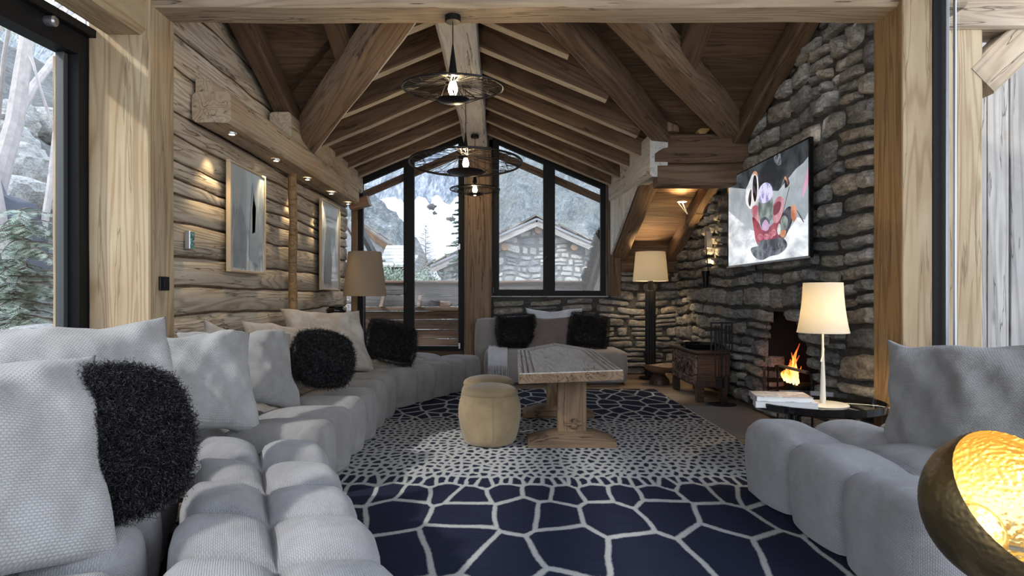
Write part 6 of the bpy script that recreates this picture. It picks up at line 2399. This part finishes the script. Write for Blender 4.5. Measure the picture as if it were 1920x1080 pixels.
b = P(798, 545, 30); top = P(798, 418, 30)
conifer('larch', 'bare larch standing alone before the snowfield', (b.x, 30, b.z), top.z - b.z, 1.35, 5, None, True, 1.0)
b = P(868, 740, 15); conifer('spruce', 'green spruce half hidden behind the gable post', (b.x, 15, b.z), 4.8, 1.05, 6, M['spruce'], False, 1.1)
b = P(835, 660, 27); conifer('spruce', 'small green spruce low behind the stone house eaves', (b.x, 27, b.z), 4.2, 1.0, 16, M['scrub'], False, 1.0)


def shrub(label, c, rx, rz, seed, count, mat, size=0.05):
    rng = random.Random(seed)
    r = thing('shrub', label, 'shrub', c)
    mb = MB(); pts = []
    for k in range(14):
        a = rng.uniform(0, 6.28)
        limb(mb, V(c), V((math.cos(a) * .7, math.sin(a) * .7, 1.0)).normalized(), rz * rng.uniform(.8, 1.3), 0.02 * rz, 1, rng, [], pts, .6, 5)
    mb.obj('stem', M['twig'], r)
    vs, fs = leaf_mesh(pts, rng, size, count, rx * .22)
    o = mk('leaves', vs, fs, mat, r); o['kind'] = 'stuff'


b = P(735, 545, 18); shrub('green shrub beyond the balcony by the tan lamp', (b.x, 18, b.z - .5), 0.6, 0.75, 31, 3500, M['scrub'], 0.05)
b = P(812, 545, 25); shrub('pale green shrub at the foot of the larch', (b.x, 25, b.z - .6), 0.7, 0.8, 32, 3000, M['scrub'], 0.05)
b = P(775, 545, 22); shrub('scrubby bush beside the mullion beyond the balcony', (b.x, 22, b.z - .6), 0.6, 0.7, 33, 3000, M['scrub'], 0.05)

# ---------------------------------------------------------------- garden seen through the left window
def bank(x, t):
    # t: 0 by the house, 1 far up the bank
    X = -2.95 - t * 13
    yy = x
    z = 0.62 + 0.35 * min(1, t * 9) + max(0, t - 0.13) * 9.5 + 0.22 * noise.noise(V((X * 1.2, yy * 1.2, 0))) * min(1, t * 5)
    return (X, yy, z)


o = hfield('garden_terrain', -2, 22, 90, 60, bank, hill_mat('rocky garden bank', (0.14, 0.15, 0.16), (0.30, 0.31, 0.31), (0.50, 0.51, 0.50), 1.4, 0.66, 0.45, 2.0))
rng = random.Random(77)


def boulder(label, c, sx, sy, sz, seed, mat, nm='boulder'):
    mb = MB()
    bm = bmesh.new(); bmesh.ops.create_icosphere(bm, subdivisions=4, radius=1)
    vs = []
    for v in bm.verts:
        q = v.co.copy()
        q = V((math.copysign(abs(q.x) ** .7, q.x), math.copysign(abs(q.y) ** .7, q.y), math.copysign(abs(q.z) ** .75, q.z)))
        d = 1 + 0.22 * noise.fractal(v.co * 1.4 + V((seed, 0, 0)), 0.8, 2.1, 4)
        vs.append((c[0] + q.x * d * sx, c[1] + q.y * d * sy, c[2] + q.z * d * sz))
    fs = [tuple(v.index for v in f.verts) for f in bm.faces]
    bm.free()
    mb.add(vs, fs, 0.5)
    return props(mb.obj(nm, mat), label, 'rock')


boulder('flat pale boulder on the garden ledge outside the window', (-3.42, 4.75, 0.83), 0.22, 0.20, 0.055, 1.0, M['pstone'])
boulder('long low stone step below the yew outside the window', (-3.55, 4.2, 0.68), 0.42, 0.5, 0.07, 3.0, M['pstone'])
boulder('big dark blue-grey slate block behind the yew', (-6.2, 6.9, 1.25), 1.0, 0.8, 1.15, 5.0, M['flue'])
for i in range(9):
    t = i / 8
    yy = 6.2 + i * 0.75
    xx = -0.80 * yy + rng.uniform(-1.2, 1.2)
    tt = (-2.95 - xx) / 13
    boulder('mossy grey boulder on the bank, %s up from the yew' % names[min(i, 7)] if i < 8 else 'mossy grey boulder highest on the bank', (xx, yy + 1.5, bank(0, tt)[2] + .1), rng.uniform(.3, .6), rng.uniform(.3, .6), rng.uniform(.2, .4), 9.0 + i, M['pstone'])

# yew with drooping soft sprays
yr = random.Random(91)
r = thing('yew_bush', 'soft grey green yew bush right outside the big side window', 'bush', (-3.75, 5.0, 0.85))
mb = MB(); vs, fs = [], []
for k in range(150):
    a = yr.uniform(0, 6.28); zz = yr.uniform(0.0, 1.08)
    base = V((-3.82, 5.1, 0.72 + zz))
    L = (0.62 - 0.30 * zz) * yr.uniform(0.6, 1.15)
    d = V((math.cos(a), math.sin(a), yr.uniform(0.0, 0.5)))
    pts = [base]
    for s_ in range(5):
        d = (d + V((0, 0, -0.16))).normalized()
        pts.append(pts[-1] + d * L / 5)
    mb.tube(pts, [0.007, 0.006, 0.005, 0.004, 0.003, 0.002], 5)
    for s_ in range(1, 6):
        for q_ in range(9):
            c = pts[s_ - 1].lerp(pts[s_], yr.random())
            side = V((-d.y, d.x, 0)).normalized() * yr.choice((-1, 1))
            dd = (side + d * yr.uniform(.3, 1.2) + V((0, 0, yr.uniform(-.5, .2)))).normalized()
            l2 = yr.uniform(0.05, 0.11)
            # a little twig with two ranks of needles
            m_ = dd.cross(V((0, 0, 1))).normalized()
            for u in range(5):
                cc = c + dd * l2 * (u / 5)
                for sg in (-1, 1):
                    e = cc + (m_ * sg + dd * .7).normalized() * 0.020
                    w_ = dd * 0.0028
                    kk = len(vs); vs += [cc - w_, cc + w_, e + w_ * .4, e - w_ * .4]; fs.append((kk, kk + 1, kk + 2, kk + 3))
mb.obj('stem', M['twig'], r)
o = mk('needles', vs, fs, M['yew'], r); o['kind'] = 'stuff'

bare_tree('pale leaning bare tree closest to the big side window', (-4.75, 6.3, 1.0), 3.6, (-0.05, -0.1, 0), 0.06, 3, 4, 2500)
bare_tree('tall thick grey trunk behind the leaning bare tree', (-6.0, 7.4, 1.2), 5.0, (0.02, 0.0, 0), 0.13, 5, 3, 2500)
bare_tree('thin bare sapling with yellow leaves on the bank', (-5.3, 7.2, 1.0), 3.4, (0.1, 0.05, 0), 0.05, 8, 4, 2500)
bare_tree('many-branched bare tree high on the bank', (-7.6, 9.4, 2.6), 4.6, (0.08, 0.0, 0), 0.09, 12, 4, 2500)
bare_tree('slender bare tree with crossing branches over the slate block', (-5.6, 7.3, 1.8), 2.8, (-0.25, -0.2, 0), 0.05, 14, 4, 1200)

# outside post and frame next to the left window
beam('garden_post', (-2.80, 4.10, 0.45), (-2.80, 4.10, 2.62), 0.09, 0.09, M['post'], up=(1, 0, 0), rough=0.003, ch=0.006, label='pale slim post outside the big side window', cat='post')

# ---------------------------------------------------------------- porch seen through the right window
beam('porch_post', (3.33, 4.70, -0.1), (3.33, 4.70, 3.1), 0.2, 0.27, M['post'], up=(1, 0, 0), rough=0.004, ch=0.015, label='pale post of the porch outside the right window', cat='post')
a = P(1826, 157, 4.68); b = P(2020, -30, 4.68)
beam('porch_brace', a, b, 0.18, 0.26, M['beam'], rough=0.006, ch=0.015, label='cracked pale diagonal brace of the porch', cat='beam')
beam('porch_timber', (3.2, 4.70, 3.14), (5.8, 4.70, 3.14), 0.26, 0.26, M['beam'], rough=0.006, ch=0.02, label='horizontal pale timber over the porch', cat='beam')
mb = MB()
x = 3.3
while x < 6.6:
    wd = R.uniform(0.15, 0.24)
    mb.box((-0.4, -x - wd + .012, 0), (3.6, -x, 0.03 + R.uniform(0, .02)), R.random(), 0.004)
    x += wd
mwp = Matrix(((0, -1, 0, 0), (0, 0, -1, 5.62), (1, 0, 0, 0), (0, 0, 0, 1)))
o = mb.obj('wall_porch', M['grey'], mw=mwp); fix_normals(o); props(o, kind='structure')
mb = MB(); mb.box((3.0, 5.66, -0.4), (7.0, 5.8, 3.6)); mb.box((2.8, -2, -0.15), (7, 5.8, -0.05))
props(mb.obj('ground_porch', M['grey'], smooth=False), kind='structure')
